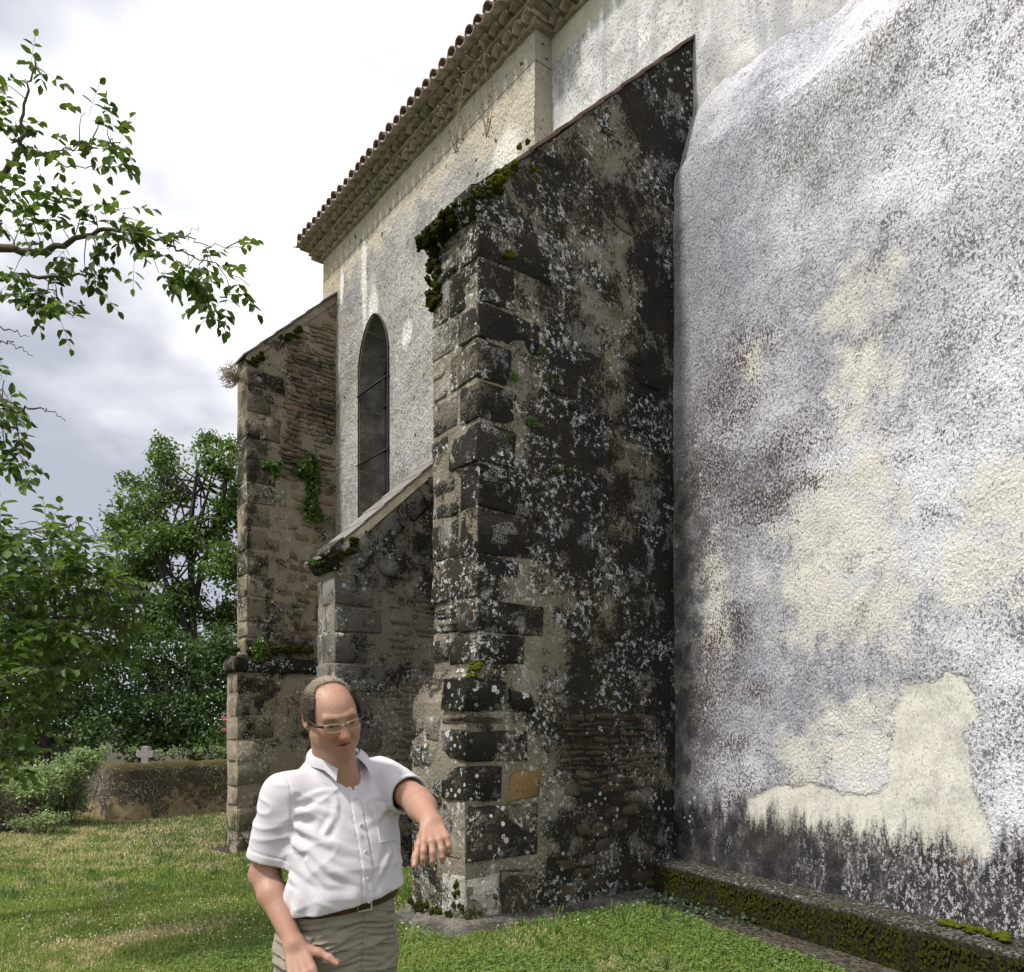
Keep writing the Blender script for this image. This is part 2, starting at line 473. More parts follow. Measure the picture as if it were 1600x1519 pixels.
# ---- near rendered mass; the shapes of its stains are carried by the mesh (cream, algae, moss, coat)
def mass_mat(T):
    p, s, t, z = cc(T)
    m = (s * -1.0 + MS0) / 0.987
    cream, red, gr, coat = T.attr('cream'), T.attr('algae'), T.attr('green'), T.attr('coat')
    big = T.noise(p, 0.9, 4, 0.6)
    mid = T.noise(p, 6.5, 5, 0.65)
    pv = T.vscale(p, (1.0, 1.0, 0.72))
    g1 = T.noise(pv, 58, 3, 0.65)
    g2 = T.noise(pv, 120, 2, 0.6)
    gg = g1 * 0.6 + g2 * 0.4
    right = T.ss(m, 0.7, 3.4)
    upper = T.ss(z + m * 0.4, 5.6, 7.2)
    pale = (T.ss(big, 0.34, 0.68) * 0.55 + right * 0.55 + upper * 0.25 + (mid - 0.5) * 0.9)  # paler to the right and upwards: sunlight put into the wall colour
    col = T.mix(T.ss(pale, -0.05, 1.10), (0.315, 0.315, 0.36), (0.71, 0.71, 0.77))
    ccol = T.mix(mid, (0.54, 0.515, 0.46), (0.76, 0.74, 0.685))
    cm = T.ss(cream + (mid - 0.5) * 1.3 + (T.noise(p, 2.6, 4, 0.6) - 0.5) * 1.6 + (gg - 0.5) * 1.3, 0.30, 1.0)
    col = T.mix(cm * 0.88, col, ccol)
    # grey veils, then open pores
    veil = T.ss(T.noise(p, 2.1, 5, 0.65), 0.50, 0.62)
    col = T.mix(veil * T.ss(gg, 0.42, 0.56) * 0.48, col, (0.20, 0.205, 0.235))
    dens = 0.066 - veil * 0.045 - T.ss(big, 0.62, 0.42) * 0.030 + cm * 0.040 - red * 0.070 + T.noise(p, 13, 3) * 0.05 - 0.025
    pore = T.ss(gg, dens + 0.470, dens + 0.535)
    col = T.mix(pore * 0.78, col, T.mix(red.mx(T.ss(m, 2.0, 3.4) * T.ss(z, 3.5, 5.5)), (0.10, 0.10, 0.115), (0.085, 0.060, 0.054)))
    lump_ = T.ss(gg, 0.44, 0.37)
    col = T.mix(lump_ * 0.30, col, (0.84, 0.84, 0.86))
    col = T.mix(gr * T.ss(gg, 0.42, 0.56) * 0.8, col, (0.12, 0.115, 0.075))
    gl = T.ss(m, 0.75, 0.1) * T.ss(z, 3.6, 5.2)
    col = T.mix(gl * T.ss(mid, 0.3, 0.7) * 0.55, col, (0.235, 0.235, 0.215))
    rm = T.ss(red * 0.8 + (mid - 0.5) * 1.5 + (T.noise(p, 3.1, 3, 0.6) - 0.5) * 1.5 + (gg - 0.5) * 4.5, 0.62, 0.95)
    col = T.mix(rm * 0.85, col, T.mix(g2, (0.022, 0.016, 0.015), (0.10, 0.066, 0.060)))
    # darker, blotched corner beside the buttress, fading out higher up
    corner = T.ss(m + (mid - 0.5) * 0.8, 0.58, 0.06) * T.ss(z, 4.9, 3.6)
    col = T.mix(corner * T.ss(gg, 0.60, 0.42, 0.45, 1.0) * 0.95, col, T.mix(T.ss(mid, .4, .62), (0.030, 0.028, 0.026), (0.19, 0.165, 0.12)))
    # where the upper coat has broken away: smooth cream undercoat
    cd = coat + (mid - 0.5) * 0.16
    pat = T.ss(cd + (gg - 0.5) * 0.10, 0.022, -0.022)
    lip = T.ss(cd, 0.035, 0.008) * T.ss(cd, -0.012, -0.002)
    pat = pat * T.ss(T.noise(p, 1.7, 4, 0.6), 0.30, 0.42)
    pcol = T.mix(T.noise(p, 3.2, 4, 0.6), (0.53, 0.51, 0.445), (0.73, 0.712, 0.65))
    pcol = T.mix(T.ss(g1, 0.62, 0.68) * 0.6, pcol, (0.17, 0.15, 0.12))
    pcol = T.mix(T.ss(T.noise(p, 4.5, 5, 0.7), 0.47, 0.64) * 0.62, pcol, (0.40, 0.385, 0.345))
    pcol = T.mix(pore * 0.30, pcol, (0.22, 0.21, 0.19))
    col = T.mix(pat * 0.92, col, pcol)
    # black splash zone with pale specks
    stk = T.noise(T.vscale(p, (9, 9, 1.6)), 1.0, 4, 0.65)
    lim = 0.84 + (stk - 0.5) * 0.8
    zone = T.ss(z - lim + (gg - 0.5) * 0.5, 0.10, -0.10)
    speck = T.ss(gg * 0.6 + T.noise(T.vscale(p, (30, 30, 13)), 1.0, 3, 0.7) * 0.4, 0.50, 0.56) * T.ss(stk + right * 0.22, 0.50, 0.68)
    zc = T.mix(T.ss(mid, 0.38, 0.75), (0.014, 0.013, 0.014), (0.075, 0.070, 0.068))
    zc = T.mix(speck * T.ss(m, 0.8, 2.8, 0.35, 0.8), zc, (0.50, 0.49, 0.51))
    zc = T.mix(T.ss(mid, 0.64, 0.70) * T.ss(m, 2.2, 3.2), zc, (0.17, 0.09, 0.03))
    col = T.mix(zone * 0.97, col, zc)
    ro, ho = rosettes(T, p, 15.0, 0.86, .10, .3, 7.7)
    col = T.mix(ro * T.ss(m, 0.8, 0.2) * 0.9, col, T.mix(ho, (0.6, 0.6, 0.58), (0.2, 0.2, 0.19)))
    hgt = T.noise(pv, 55, 3, 0.65) * 1.3 * (1.0 - pat * 0.75) + T.ss(coat + (T.noise(p, 6.5, 5, 0.65) - 0.5) * 0.16, 0.03, -0.03) * -0.25
    return dict(color=col, height=hgt, dist=0.015, rough=0.92, spec=0.15)
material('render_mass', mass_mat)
def mass_masks(me, q):
    m = (MS0 - q[:, 0]) / 0.987; z = q[:, 2]
    wob = fbm(np.stack([m * 2.3, z * 2.3, m * 0], 1), 5, .6, 303)
    def blobs(lst, amt):
        out = np.zeros(len(m))
        for (px, py, rx, ry) in lst:
            m0, z0 = mass_uv(px, py); m1, _ = mass_uv(px + rx, py); rz = px_m(ry, 7.55 - .883 * m0)
            d = np.hypot((m - m0) / (abs(m1 - m0) + .02), (z - z0) / rz) + wob * amt
            out = np.maximum(out, np.clip((1.75 - d) / 1.6, 0, 1))
        return out
    float_attr(me, 'cream', blobs(((1300, 850, 125, 105), (1265, 905, 70, 130), (1360, 960, 105, 70), (1545, 890, 100, 120), (1325, 470, 45, 65), (1385, 430, 40, 40),
               (1350, 580, 50, 110), (1360, 740, 40, 45), (1330, 1160, 110, 95), (1180, 560, 22, 40), (1560, 780, 70, 60), (1115, 930, 25, 150), (1250, 1180, 60, 60)), .5))
    float_attr(me, 'algae', blobs(((1135, 640, 55, 95), (1112, 730, 45, 80), (1215, 705, 75, 40), (1190, 790, 60, 40), (1105, 850, 30, 60), (1150, 975, 20, 50), (1120, 1010, 28, 90),
               (1182, 1080, 16, 20), (1145, 1160, 40, 18), (1100, 1110, 26, 80), (1150, 1250, 32, 36), (1590, 1330, 20, 40), (1165, 560, 40, 45), (1240, 760, 60, 22)), .5))
    float_attr(me, 'green', blobs(((1300, 175, 110, 45), (1380, 60, 60, 70), (1250, 235, 60, 60)), .6))
    poly = [(1153, 1291), (1175, 1246), (1220, 1226), (1269, 1224), (1318, 1238), (1379, 1236), (1393, 1222), (1391, 1161), (1397, 1112), (1414, 1067), (1461, 1063), (1485, 1045),
            (1505, 1059), (1530, 1087), (1530, 1124), (1510, 1145), (1520, 1185), (1530, 1238), (1558, 1291), (1558, 1340), (1153, 1340)]
    pm = np.array([mass_uv(*c_) for c_ in poly]); dist = np.full(len(m), 9.0); ins = np.zeros(len(m), bool)
    for i in range(len(pm)):
        a, b = pm[i], pm[(i + 1) % len(pm)]; e = b - a
        k = np.clip(((m - a[0]) * e[0] + (z - a[1]) * e[1]) / (e @ e), 0, 1)
        dist = np.minimum(dist, np.hypot(m - a[0] - k * e[0], z - a[1] - k * e[1]))
        cr = ((a[1] > z) != (b[1] > z)) & (m < (b[0] - a[0]) * (z - a[1]) / (b[1] - a[1] + 1e-12) + a[0]); ins ^= cr
    float_attr(me, 'coat', np.where(ins, -dist, dist))

def far_wall_mat(T):
    p, s, t, z = cc(T)
    w = T.warp(p, 1.8, 0.3, 2)
    wob = T.noise(w, 3.2, 3, 0.6)
    big = T.noise(w, 0.9, 2); mid = T.noise(p, 6, 4, 0.62)
    tilt = T.vscale(p, (1.0, 1.0, 0.62))
    g1 = T.noise(tilt, 30, 3, 0.65); g2 = T.noise(tilt, 70, 2, 0.6)
    col = T.mix(T.ss(big * .6 + mid * .5, 0.40, 0.70), (0.27, 0.265, 0.265), (0.50, 0.485, 0.47))
    cr = T.ss(T.noise(w, 2.6, 4, 0.65), 0.50, 0.64) * T.ss(g1, 0.52, 0.40, 0.3, 1.0)
    col = T.mix(cr * 0.55, col, (0.52, 0.44, 0.31))
    top = T.ss(z + (wob - 0.5) * 1.5 + T.ss(s, 1.6, 0.2) * 0.75, 8.85, 9.25)
    tc = T.mix(mid, (0.46, 0.41, 0.32), (0.64, 0.585, 0.48))
    col = T.mix(top * 0.9, col, tc)
    wh = blob(T, s, z, 4.35, 8.65, 0.09, 0.75, wob, 0.8).mx(blob(T, s, z, 4.02, 8.15, 0.16, 0.30, wob, 0.6)).mx(blob(T, s, z, 3.0, 7.3, 0.15, 0.22, wob, 0.9)) \
        .mx(blob(T, s, z, 0.55, 8.55, 0.26, 0.33, wob, 1.0)).mx(blob(T, s, z, 5.15, 8.9, 0.07, 0.3, wob, 0.8)).mx(blob(T, s, z, 2.3, 8.4, 0.3, 0.2, wob, 1.2))
    col = T.mix(wh * 0.95, col, (0.80, 0.78, 0.72))
    line = T.ss((z - 9.33 + (wob - .5) * 0.02).abs(), 0.011, 0.004)
    col = T.mix(line * 0.8, col, (0.13, 0.11, 0.09))
    rgh = T.ss(z, 8.9, 8.3)
    pore = T.ss(g1 * .65 + g2 * .35, 0.53, 0.60)
    col = T.mix(pore * (0.35 + rgh * 0.5), col, (0.085, 0.075, 0.065))
    hole = T.ss(T.noise(w, 9, 1), 0.70, 0.75)
    col = T.mix(hole, col, (0.10, 0.075, 0.05))
    low = T.ss(z + (wob - .5) * 1.2, 1.6, 0.5)
    col = T.mix(low * 0.85, col, (0.07, 0.065, 0.058))
    edge = T.ss(s, 5.15, 5.4)
    col = T.mix(edge * T.ss(mid, 0.4, 0.6) * 0.7, col, (0.46, 0.37, 0.22))
    return dict(color=col, height=T.noise(tilt, 30, 3, 0.7) * 1.4 + T.noise(p, 7, 1) * .5, dist=0.035, rough=0.93, spec=0.15)
material('render_far', far_wall_mat)

def near_wall_mat(T):
    p, s, t, z = cc(T)
    w = T.warp(p, 1.5, 0.3)
    mid = T.noise(w, 3.0, 6, 0.6); g = T.noise(p, 42, 5, 0.65); g2 = T.noise(p, 80, 3)
    stk = T.noise(T.vscale(p, (6, 6, 0.8)), 1.0, 4, 0.55)
    col = T.mix(T.ss(mid, 0.35, 0.65), (0.50, 0.49, 0.48), (0.76, 0.755, 0.76))
    col = T.mix(T.ss(stk, 0.48, 0.66) * 0.7, col, (0.40, 0.40, 0.445))
    col = T.mix(T.ss(T.noise(w, 1.2, 4, 0.6), 0.47, 0.62) * T.ss(z, 8.6, 7.2) * 0.75, col, (0.36, 0.36, 0.385))
    dens = T.ss(T.noise(w, 1.7, 3), 0.35, 0.65, 0.06, -0.02)
    pore = T.ss(g, 0.54 + dens, 0.61 + dens)
    col = T.mix(pore * 0.75, col, (0.16, 0.16, 0.17))
    st = T.ss(s, -0.02, 0.0)
    col = T.mix(T.ss(z, 9.35, 9.45) * 0.6, col, (0.66, 0.58, 0.44))
    return dict(color=col, height=g, dist=0.018, rough=0.92, spec=0.15)
material('render_near', near_wall_mat)

def cream_mat(T):
    p, s, t, z = cc(T)
    mid = T.noise(p, 5, 6, 0.62); g = T.noise(p, 40, 4)
    col = T.mix(T.ss(mid, 0.3, 0.7), (0.50, 0.43, 0.30), (0.72, 0.64, 0.49))
    col = T.mix(T.ss(g, 0.52, 0.66) * 0.6, col, (0.16, 0.145, 0.12))
    return dict(color=col, height=g + mid, dist=0.01)
material('cream_plaster', cream_mat)
def fillet_mat(T):
    p = T.pos(); mid = T.noise(p, 9, 6, 0.65); g = T.noise(p, 60, 4)
    col = T.mix(T.ss(mid, 0.35, 0.68), (0.24, 0.205, 0.165), (0.44, 0.385, 0.31))
    return dict(color=col, height=g + mid, dist=0.008)
material('cornice_fillet', fillet_mat)
def tile_mat(a, b, dark):
    def f(T):
        p = T.pos(); r = T.objrand()
        n = T.noise(p, 14, 5, 0.65); g = T.noise(p, 70, 4, 0.6)
        col = T.mix(r, a, b)
        col = T.mix(T.ss(n, 0.45, 0.65) * 0.75, col, dark)
        col = T.mix(T.ss(g, 0.62, 0.70) * 0.5, col, (0.42, 0.41, 0.38))
        return dict(color=col, height=g + n, dist=0.006)
    return f
material('cornice_tile', tile_mat((0.40, 0.345, 0.28), (0.56, 0.49, 0.41), (0.24, 0.21, 0.18)))
material('roof_tile', tile_mat((0.17, 0.095, 0.072), (0.22, 0.14, 0.11), (0.085, 0.065, 0.056)))
material('red_slab', tile_mat((0.15, 0.095, 0.075), (0.20, 0.135, 0.11), (0.07, 0.06, 0.05)))
def slate_mat(T):
    p = T.pos(); r = T.objrand(); n = T.noise(p, 6, 6, 0.65); g = T.noise(p, 50, 4)
    col = T.mix(r, (0.13, 0.125, 0.12), (0.22, 0.21, 0.20))
    col = T.mix(T.ss(n, 0.48, 0.62) * 0.6, col, (0.13, 0.10, 0.08))
    col = T.mix(T.ss(g, 0.60, 0.68) * 0.7, col, (0.50, 0.50, 0.48))
    return dict(color=col, height=g + n, dist=0.006, rough=0.8)
material('coping_slate', slate_mat)
def reveal_mat(T):
    p, s, t, z = cc(T); n = T.noise(p, 3.2, 5, 0.62); g = T.noise(p, 40, 4)
    col = T.mix(T.ss(n, 0.35, 0.65), (0.085, 0.078, 0.068), (0.24, 0.225, 0.195))
    col = T.mix(T.ss(T.noise(p, 16, 4), 0.62, 0.68) * 0.5, col, (0.36, 0.35, 0.33))
    return dict(color=col, height=g + n * .5, dist=0.006)
material('reveal_stone', reveal_mat)
material('reveal_mortar', lambda T: dict(color=T.mix(T.noise(T.pos(), 25, 4), (0.24, 0.225, 0.19), (0.40, 0.38, 0.33)), height=T.noise(T.pos(), 60, 3), dist=0.006))
material('iron', lambda T: dict(color=T.mix(T.noise(T.pos(), 40, 4), (0.012, 0.012, 0.013), (0.035, 0.030, 0.028)), rough=0.6))
material('dark_glass', lambda T: dict(color=T.mix(T.noise(T.pos(), 9, 3), (0.016, 0.018, 0.022), (0.035, 0.037, 0.042)), rough=0.25, spec=0.5))
def plinth_mat(T):
    p, s, t, z = cc(T)
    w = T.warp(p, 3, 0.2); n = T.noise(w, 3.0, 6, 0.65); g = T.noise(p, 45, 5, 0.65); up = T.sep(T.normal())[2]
    stk = T.noise(T.vscale(p, (14, 14, 3.0)), 1.0, 4, 0.6)
    col = T.mix(T.ss(g, 0.35, 0.66), (0.008, 0.008, 0.005), (0.032, 0.029, 0.015))
    m_ = T.ss(stk * .6 + n * .5, 0.56, 0.70)
    col = T.mix(m_ * 0.85, col, T.mix(g, (0.012, 0.016, 0.003), (0.050, 0.058, 0.008)))
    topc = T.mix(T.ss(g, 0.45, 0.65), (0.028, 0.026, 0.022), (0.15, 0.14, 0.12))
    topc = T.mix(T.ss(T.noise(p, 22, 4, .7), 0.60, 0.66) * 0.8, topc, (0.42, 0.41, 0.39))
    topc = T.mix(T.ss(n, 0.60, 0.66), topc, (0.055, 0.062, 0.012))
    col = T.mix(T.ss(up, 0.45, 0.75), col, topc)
    return dict(color=col, height=g + n * 1.2 + stk * .5, dist=0.02, spec=0.08)
material('mossy_plinth', plinth_mat)
def moss_mat(T):
    p = T.pos(); n = T.noise(p, 7, 4); g = T.noise(p, 90, 4, 0.7)
    col = T.mix(T.ss(g, 0.3, 0.7), (0.010, 0.013, 0.003), (0.080, 0.088, 0.012))
    col = T.mix(T.ss(n, 0.50, 0.66) * 0.85, col, T.mix(g, (0.010, 0.010, 0.006), (0.05, 0.045, 0.02)))
    return dict(color=col, height=g, dist=0.02, spec=0.05)
material('moss', moss_mat)
def bright_moss(T):
    p = T.pos(); n = T.noise(p, 9, 4); g = T.noise(p, 110, 4, 0.7)
    col = T.mix(T.ss(g, 0.3, 0.7), (0.035, 0.045, 0.004), (0.20, 0.215, 0.022))
    col = T.mix(T.ss(n, 0.56, 0.7) * 0.7, col, (0.045, 0.045, 0.014))
    return dict(color=col, height=g, dist=0.02, spec=0.05)
material('moss_light', bright_moss)

# ------------------------------------------------------------------ church
church = bpy.data.objects.new('church', None); COL.objects.link(church)
church.location = (F0[0], F0[1], 0); church.rotation_euler = (0, 0, ANG)
tag(church, 'old stone church with buttresses, lancet window and tiled eaves, filling the right of the picture', 'church')
rng = np.random.default_rng(7); rnd = random.Random(11)

def part(name, me, mat, parent=church, label=None):
    o = link(name, me, mat, parent)
    if label: o['label'] = label
    return o

GZ = -0.9          # everything goes below the ground
ZC = 9.70          # underside of the cornice

def displace(P, amp, scale, seed, oct=4):
    sh = P.shape; q = P.reshape(-1, 3)
    d = np.stack([fbm(q * scale, oct, 0.5, seed), fbm(q * scale + 31.7, oct, 0.5, seed + 5), fbm(q * scale + 71.1, oct, 0.5, seed + 9)], 1)
    return (q + d * amp).reshape(sh)

# --- far wall with the lancet opening
WS0, WS1, WZ0, WZS, WZT = 3.508, 4.49, 4.55, 7.28, 7.98
WC, WA = (WS0 + WS1) / 2, (WS1 - WS0) / 2
def arch(s):
    x = np.clip(abs(s - WC) / WA, 0, 1)
    return WZS + (WZT - WZS) * (1 - x ** 1.75) ** 0.62
def wall_patch(mb, s_arr, zlo, zhi, nz, t0, amp, seed, face=+1):
    P = np.zeros((len(s_arr), nz, 3), np.float32)
    for i, s in enumerate(s_arr):
        zz_ = np.linspace(zlo(s) if callable(zlo) else zlo, zhi(s) if callable(zhi) else zhi, nz)
        P[i, :, 0] = s; P[i, :, 1] = t0; P[i, :, 2] = zz_
    q = P.reshape(-1, 3)
    dw = np.maximum(np.maximum(WS0 - q[:, 0], q[:, 0] - WS1), np.maximum(WZ0 - q[:, 2], q[:, 2] - WZT))
    k = np.clip(dw / 0.15, 0, 1)
    q[:, 1] += (fbm(q * np.array([2.2, 2.2, 2.2]), 5, 0.55, seed) * amp + fbm(q * 14, 3, 0.5, seed + 3) * amp * 0.45) * k
    mb.grid(q.reshape(P.shape)[::-1] if face > 0 else q.reshape(P.shape))
mb = MB()
win_s = WC - WA * np.cos(np.linspace(0, math.pi, 25))
wall_patch(mb, np.linspace(0.0, WS0, 70), GZ, ZC, 190, 0.0, 0.022, 3)
wall_patch(mb, np.linspace(WS1, 5.894, 30), GZ, ZC, 190, 0.0, 0.022, 3)
wall_patch(mb, win_s, arch, ZC, 40, 0.0, 0.022, 3)
wall_patch(mb, win_s, GZ, WZ0, 90, 0.0, 0.022, 3)
# end wall, far return and the step back to the near wall
for (sa, ta, sb, tb) in ((5.894, -7.0, 5.894, 0.0), (0.0, 0.0, 0.0, -0.30)):
    P = np.zeros((14, 60, 3)); 
    for i, k in enumerate(np.linspace(0, 1, 14)):
        P[i, :, 0] = sa + (sb - sa) * k; P[i, :, 1] = ta + (tb - ta) * k; P[i, :, 2] = np.linspace(GZ, ZC, 60)
    mb.grid(P[::-1])
nave = part('wall', mb.mesh('far_wall'), 'render_far', church, 'grey pitted nave wall with cream band under the eaves')
mb = MB()
wall_patch(mb, np.linspace(-9.5, 0.0, 150), 5.6, 10.2, 90, -0.2537, 0.018, 23)
part('wall', mb.mesh('near_wall'), 'render_near', church, 'whitened wall set back beside the eaves corner')

# --- window
win = bpy.data.objects.new('window', None); COL.objects.link(win); win.parent = church
win['label'] = 'tall pointed window with deep stone reveal and iron bars'
outl = [(WS1, WZ0)] + [(WS1, z) for z in np.linspace(WZ0 + .3, WZS, 8)] + [(WC + WA * math.cos(a), float(arch(WC + WA * math.cos(a)))) for a in np.linspace(0.12, math.pi - 0.12, 25)] + [(WS0, z) for z in np.linspace(WZS, WZ0 + .3, 8)] + [(WS0, WZ0)]
outl = np.array(outl)
ctr = np.array([WC, WZS - .6])
def inset(k):            # splayed inward
    return np.stack([WC + (outl[:, 0] - WC) * (1 - k * 0.16), np.where(outl[:, 1] > WZS, WZS + (outl[:, 1] - WZS) * (1 - k * 0.13), outl[:, 1])], 1)
mb = MB(); P = []
for k in np.linspace(0, 1, 5):
    o = inset(k); P.append(np.stack([o[:, 0], np.full(len(o), 0.004 - 0.43 * k), o[:, 1]], 1))
mb.grid(np.array(P))
mb.add([(WS0, .004, WZ0), (WS1, .004, WZ0), (WS1, -.42, WZ0 + .1), (WS0, -.42, WZ0 + .1)], [(0, 1, 2, 3)])
part('reveal', mb.mesh('reveal'), 'reveal_mortar', win)
for side in (0, 1):
    z = WZ0 + 0.1
    j = 0
    while z < WZS - 0.05:
        h = rnd.uniform(0.28, 0.40)
        h = min(h, WZS + 0.02 - z)
        mb = MB()
        e = 0.012; sgn = -1 if side else 1; x0 = WS1 if side else WS0
        a = (x0 + sgn * e, -0.005); b = (x0 + sgn * (e + WA * 0.16), -0.425); a0 = (x0 - sgn * .03, -0.005); b0 = (x0 - sgn * .03 + sgn * WA * .16, -0.425)
        v = [(a[0], a[1], z + .012), (b[0], b[1], z + .012), (b0[0], b0[1], z + .012), (a0[0], a0[1], z + .012)]
        v += [(p_[0], p_[1], z + h - .012) for p_ in v]
        q = [(0, 1, 5, 4), (1, 2, 6, 5), (2, 3, 7, 6), (3, 0, 4, 7), (0, 3, 2, 1), (4, 5, 6, 7)]
        mb.add(v, q)
        part('jamb_stone', mb.mesh('jamb', False), 'reveal_stone', win)
        z += h; j += 1
# arch stones
for k in range(6):
    a0_, a1_ = math.pi * k / 6 + .03, math.pi * (k + 1) / 6 - .03
    mb = MB(); P = []
    for a in np.linspace(max(a0_, .06), min(a1_, math.pi - .06), 5):
        s_ = WC + WA * math.cos(a); z_ = float(arch(s_))
        row = []
        for dpt, e in ((-0.006, 0.012), (-0.42, 0.012)):
            kk = -dpt / .43
            s2 = WC + (s_ - WC) * (1 - kk * .16); z2 = WZS + (z_ - WZS) * (1 - kk * .13)
            row.append((s2 + (WC - s2) * 0.025, dpt, z2 - 0.014))
        P.append(row)
    mb.grid(np.array(P)); part('arch_stone', mb.mesh('arch_stone'), 'reveal_stone', win)
o = inset(1.0); c_ = np.array([[WC, -0.40, WZS - 0.5]])
v = np.concatenate([np.stack([o[:, 0], np.full(len(o), -0.40), o[:, 1]], 1), c_]); n_ = len(o)
pane_me = mesh_np('pane', v, None, [(i, (i + 1) % n_, n_) for i in range(n_)], False)
part('pane', pane_me, 'dark_glass', win)
for z in (5.35, 6.05, 6.75, 7.3):
    mb = MB(); mb.tube([(WS0 + .06, -.385, z), (WS1 - .06, -.385, z)], 0.014, 6); part('glazing_bar', mb.mesh('glazing_bar'), 'iron', win)
mb = MB(); mb.tube(np.stack([outl[:, 0], np.full(n_, 0.022), outl[:, 1]], 1), 0.014, 6); part('mesh_frame', mb.mesh('mesh_frame'), 'iron', win)
for z in (5.75, 6.86):
    mb = MB(); mb.tube([(WS0 - .03, 0.03, z), (WS1 + .03, 0.03, z)], 0.015, 6); part('saddle_bar', mb.mesh('saddle_bar'), 'iron', win)
mb = MB()
for s_ in np.arange(WS0 + .03, WS1, 0.042): mb.tube([(s_, 0.012, WZ0), (s_, 0.012, float(arch(s_)))], 0.0013, 3, False)
for z in np.arange(WZ0 + .03, WZT - .03, 0.042):
    hw = WA if z < WZS else WA * max(0.0, 1 - ((z - WZS) / (WZT - WZS)) ** (1 / .62)) ** (1 / 1.75)
    if hw > .05: mb.tube([(WC - hw, 0.014, z), (WC + hw, 0.014, z)], 0.0013, 3, False)
o = part('wire_mesh', mb.mesh('wire_mesh'), 'iron', win); o['kind'] = 'stuff'

# --- eaves: fillets, two rows of cornice tiles, roof edge tiles
def half_tile(name, r0, r1, length, th=0.014, seg=8):
    """half-round tile along +y (outward), opening downward when flip is False"""
    mb = MB(); P = []
    for rr in (0, 1):
        ring = []
        for a in np.linspace(0, math.pi, seg + 1):
            for y, r_ in ((0, r0), (length, r1)):
                q = r_ - rr * th
                ring.append((q * math.cos(a), y, q * math.sin(a)))
        P.append(np.array(ring).reshape(seg + 1, 2, 3))
    mb.grid(P[0]); mb.grid(P[1][::-1])
    a, b = P[0][:, 1], P[1][:, 1]
    mb.grid(np.stack([a, b], 1)); mb.grid(np.stack([P[1][:, 0], P[0][:, 0]], 1))
    return mb.mesh(name)
tile_out = [half_tile('cornice_tile_mesh', .080, .090, .30), half_tile('cornice_tile_mesh', .084, .088, .30)]
roof_cov = half_tile('roof_tile_mesh', .070, .088, .44)
cornice = bpy.data.objects.new('cornice', None); COL.objects.link(cornice); cornice.parent = church
cornice['label'] = 'stepped cornice of two rows of upturned tiles'
roof = bpy.data.objects.new('roof', None); COL.objects.link(roof); roof.parent = church
roof['label'] = 'red clay tile roof edge'
LAYERS = dict(M1=(9.70, 9.735, .05), R1=(9.735, 9.83, .15), M2=(9.83, 9.862, .175), R2=(9.862, 9.95, .265), M3=(9.95, 9.982, .29))
def fillet(sa, sb, tb, z0, z1, p):
    n = int((sb - sa) / 0.15) + 2
    S = np.linspace(sa, sb, n); mb = MB(); P = []
    jz = fbm(np.stack([S * 3, S * 0 + z0 * 9, S * 0], 1), 3, .5, 4) * 0.008
    jt = fbm(np.stack([S * 4, S * 0 + z0 * 5, S * 0 + 3], 1), 3, .5, 8) * 0.010
    for (tt, zz_) in ((tb - .3, z0), (tb + p, z0), (tb + p + .006, (z0 + z1) / 2), (tb + p, z1), (tb - .3, z1)):
        P.append(np.stack([S, tt + jt * (1.0 if tt > tb else 0.0), zz_ + jz], 1))
    mb.grid(np.array(P))
    for e in (0, -1):
        v = [pp[e] for pp in P]; mb.add(v, [(0, 1, 2, 3)], [(0, 3, 4)])
    part('fillet', mb.mesh('fillet'), 'cornice_fillet', cornice)
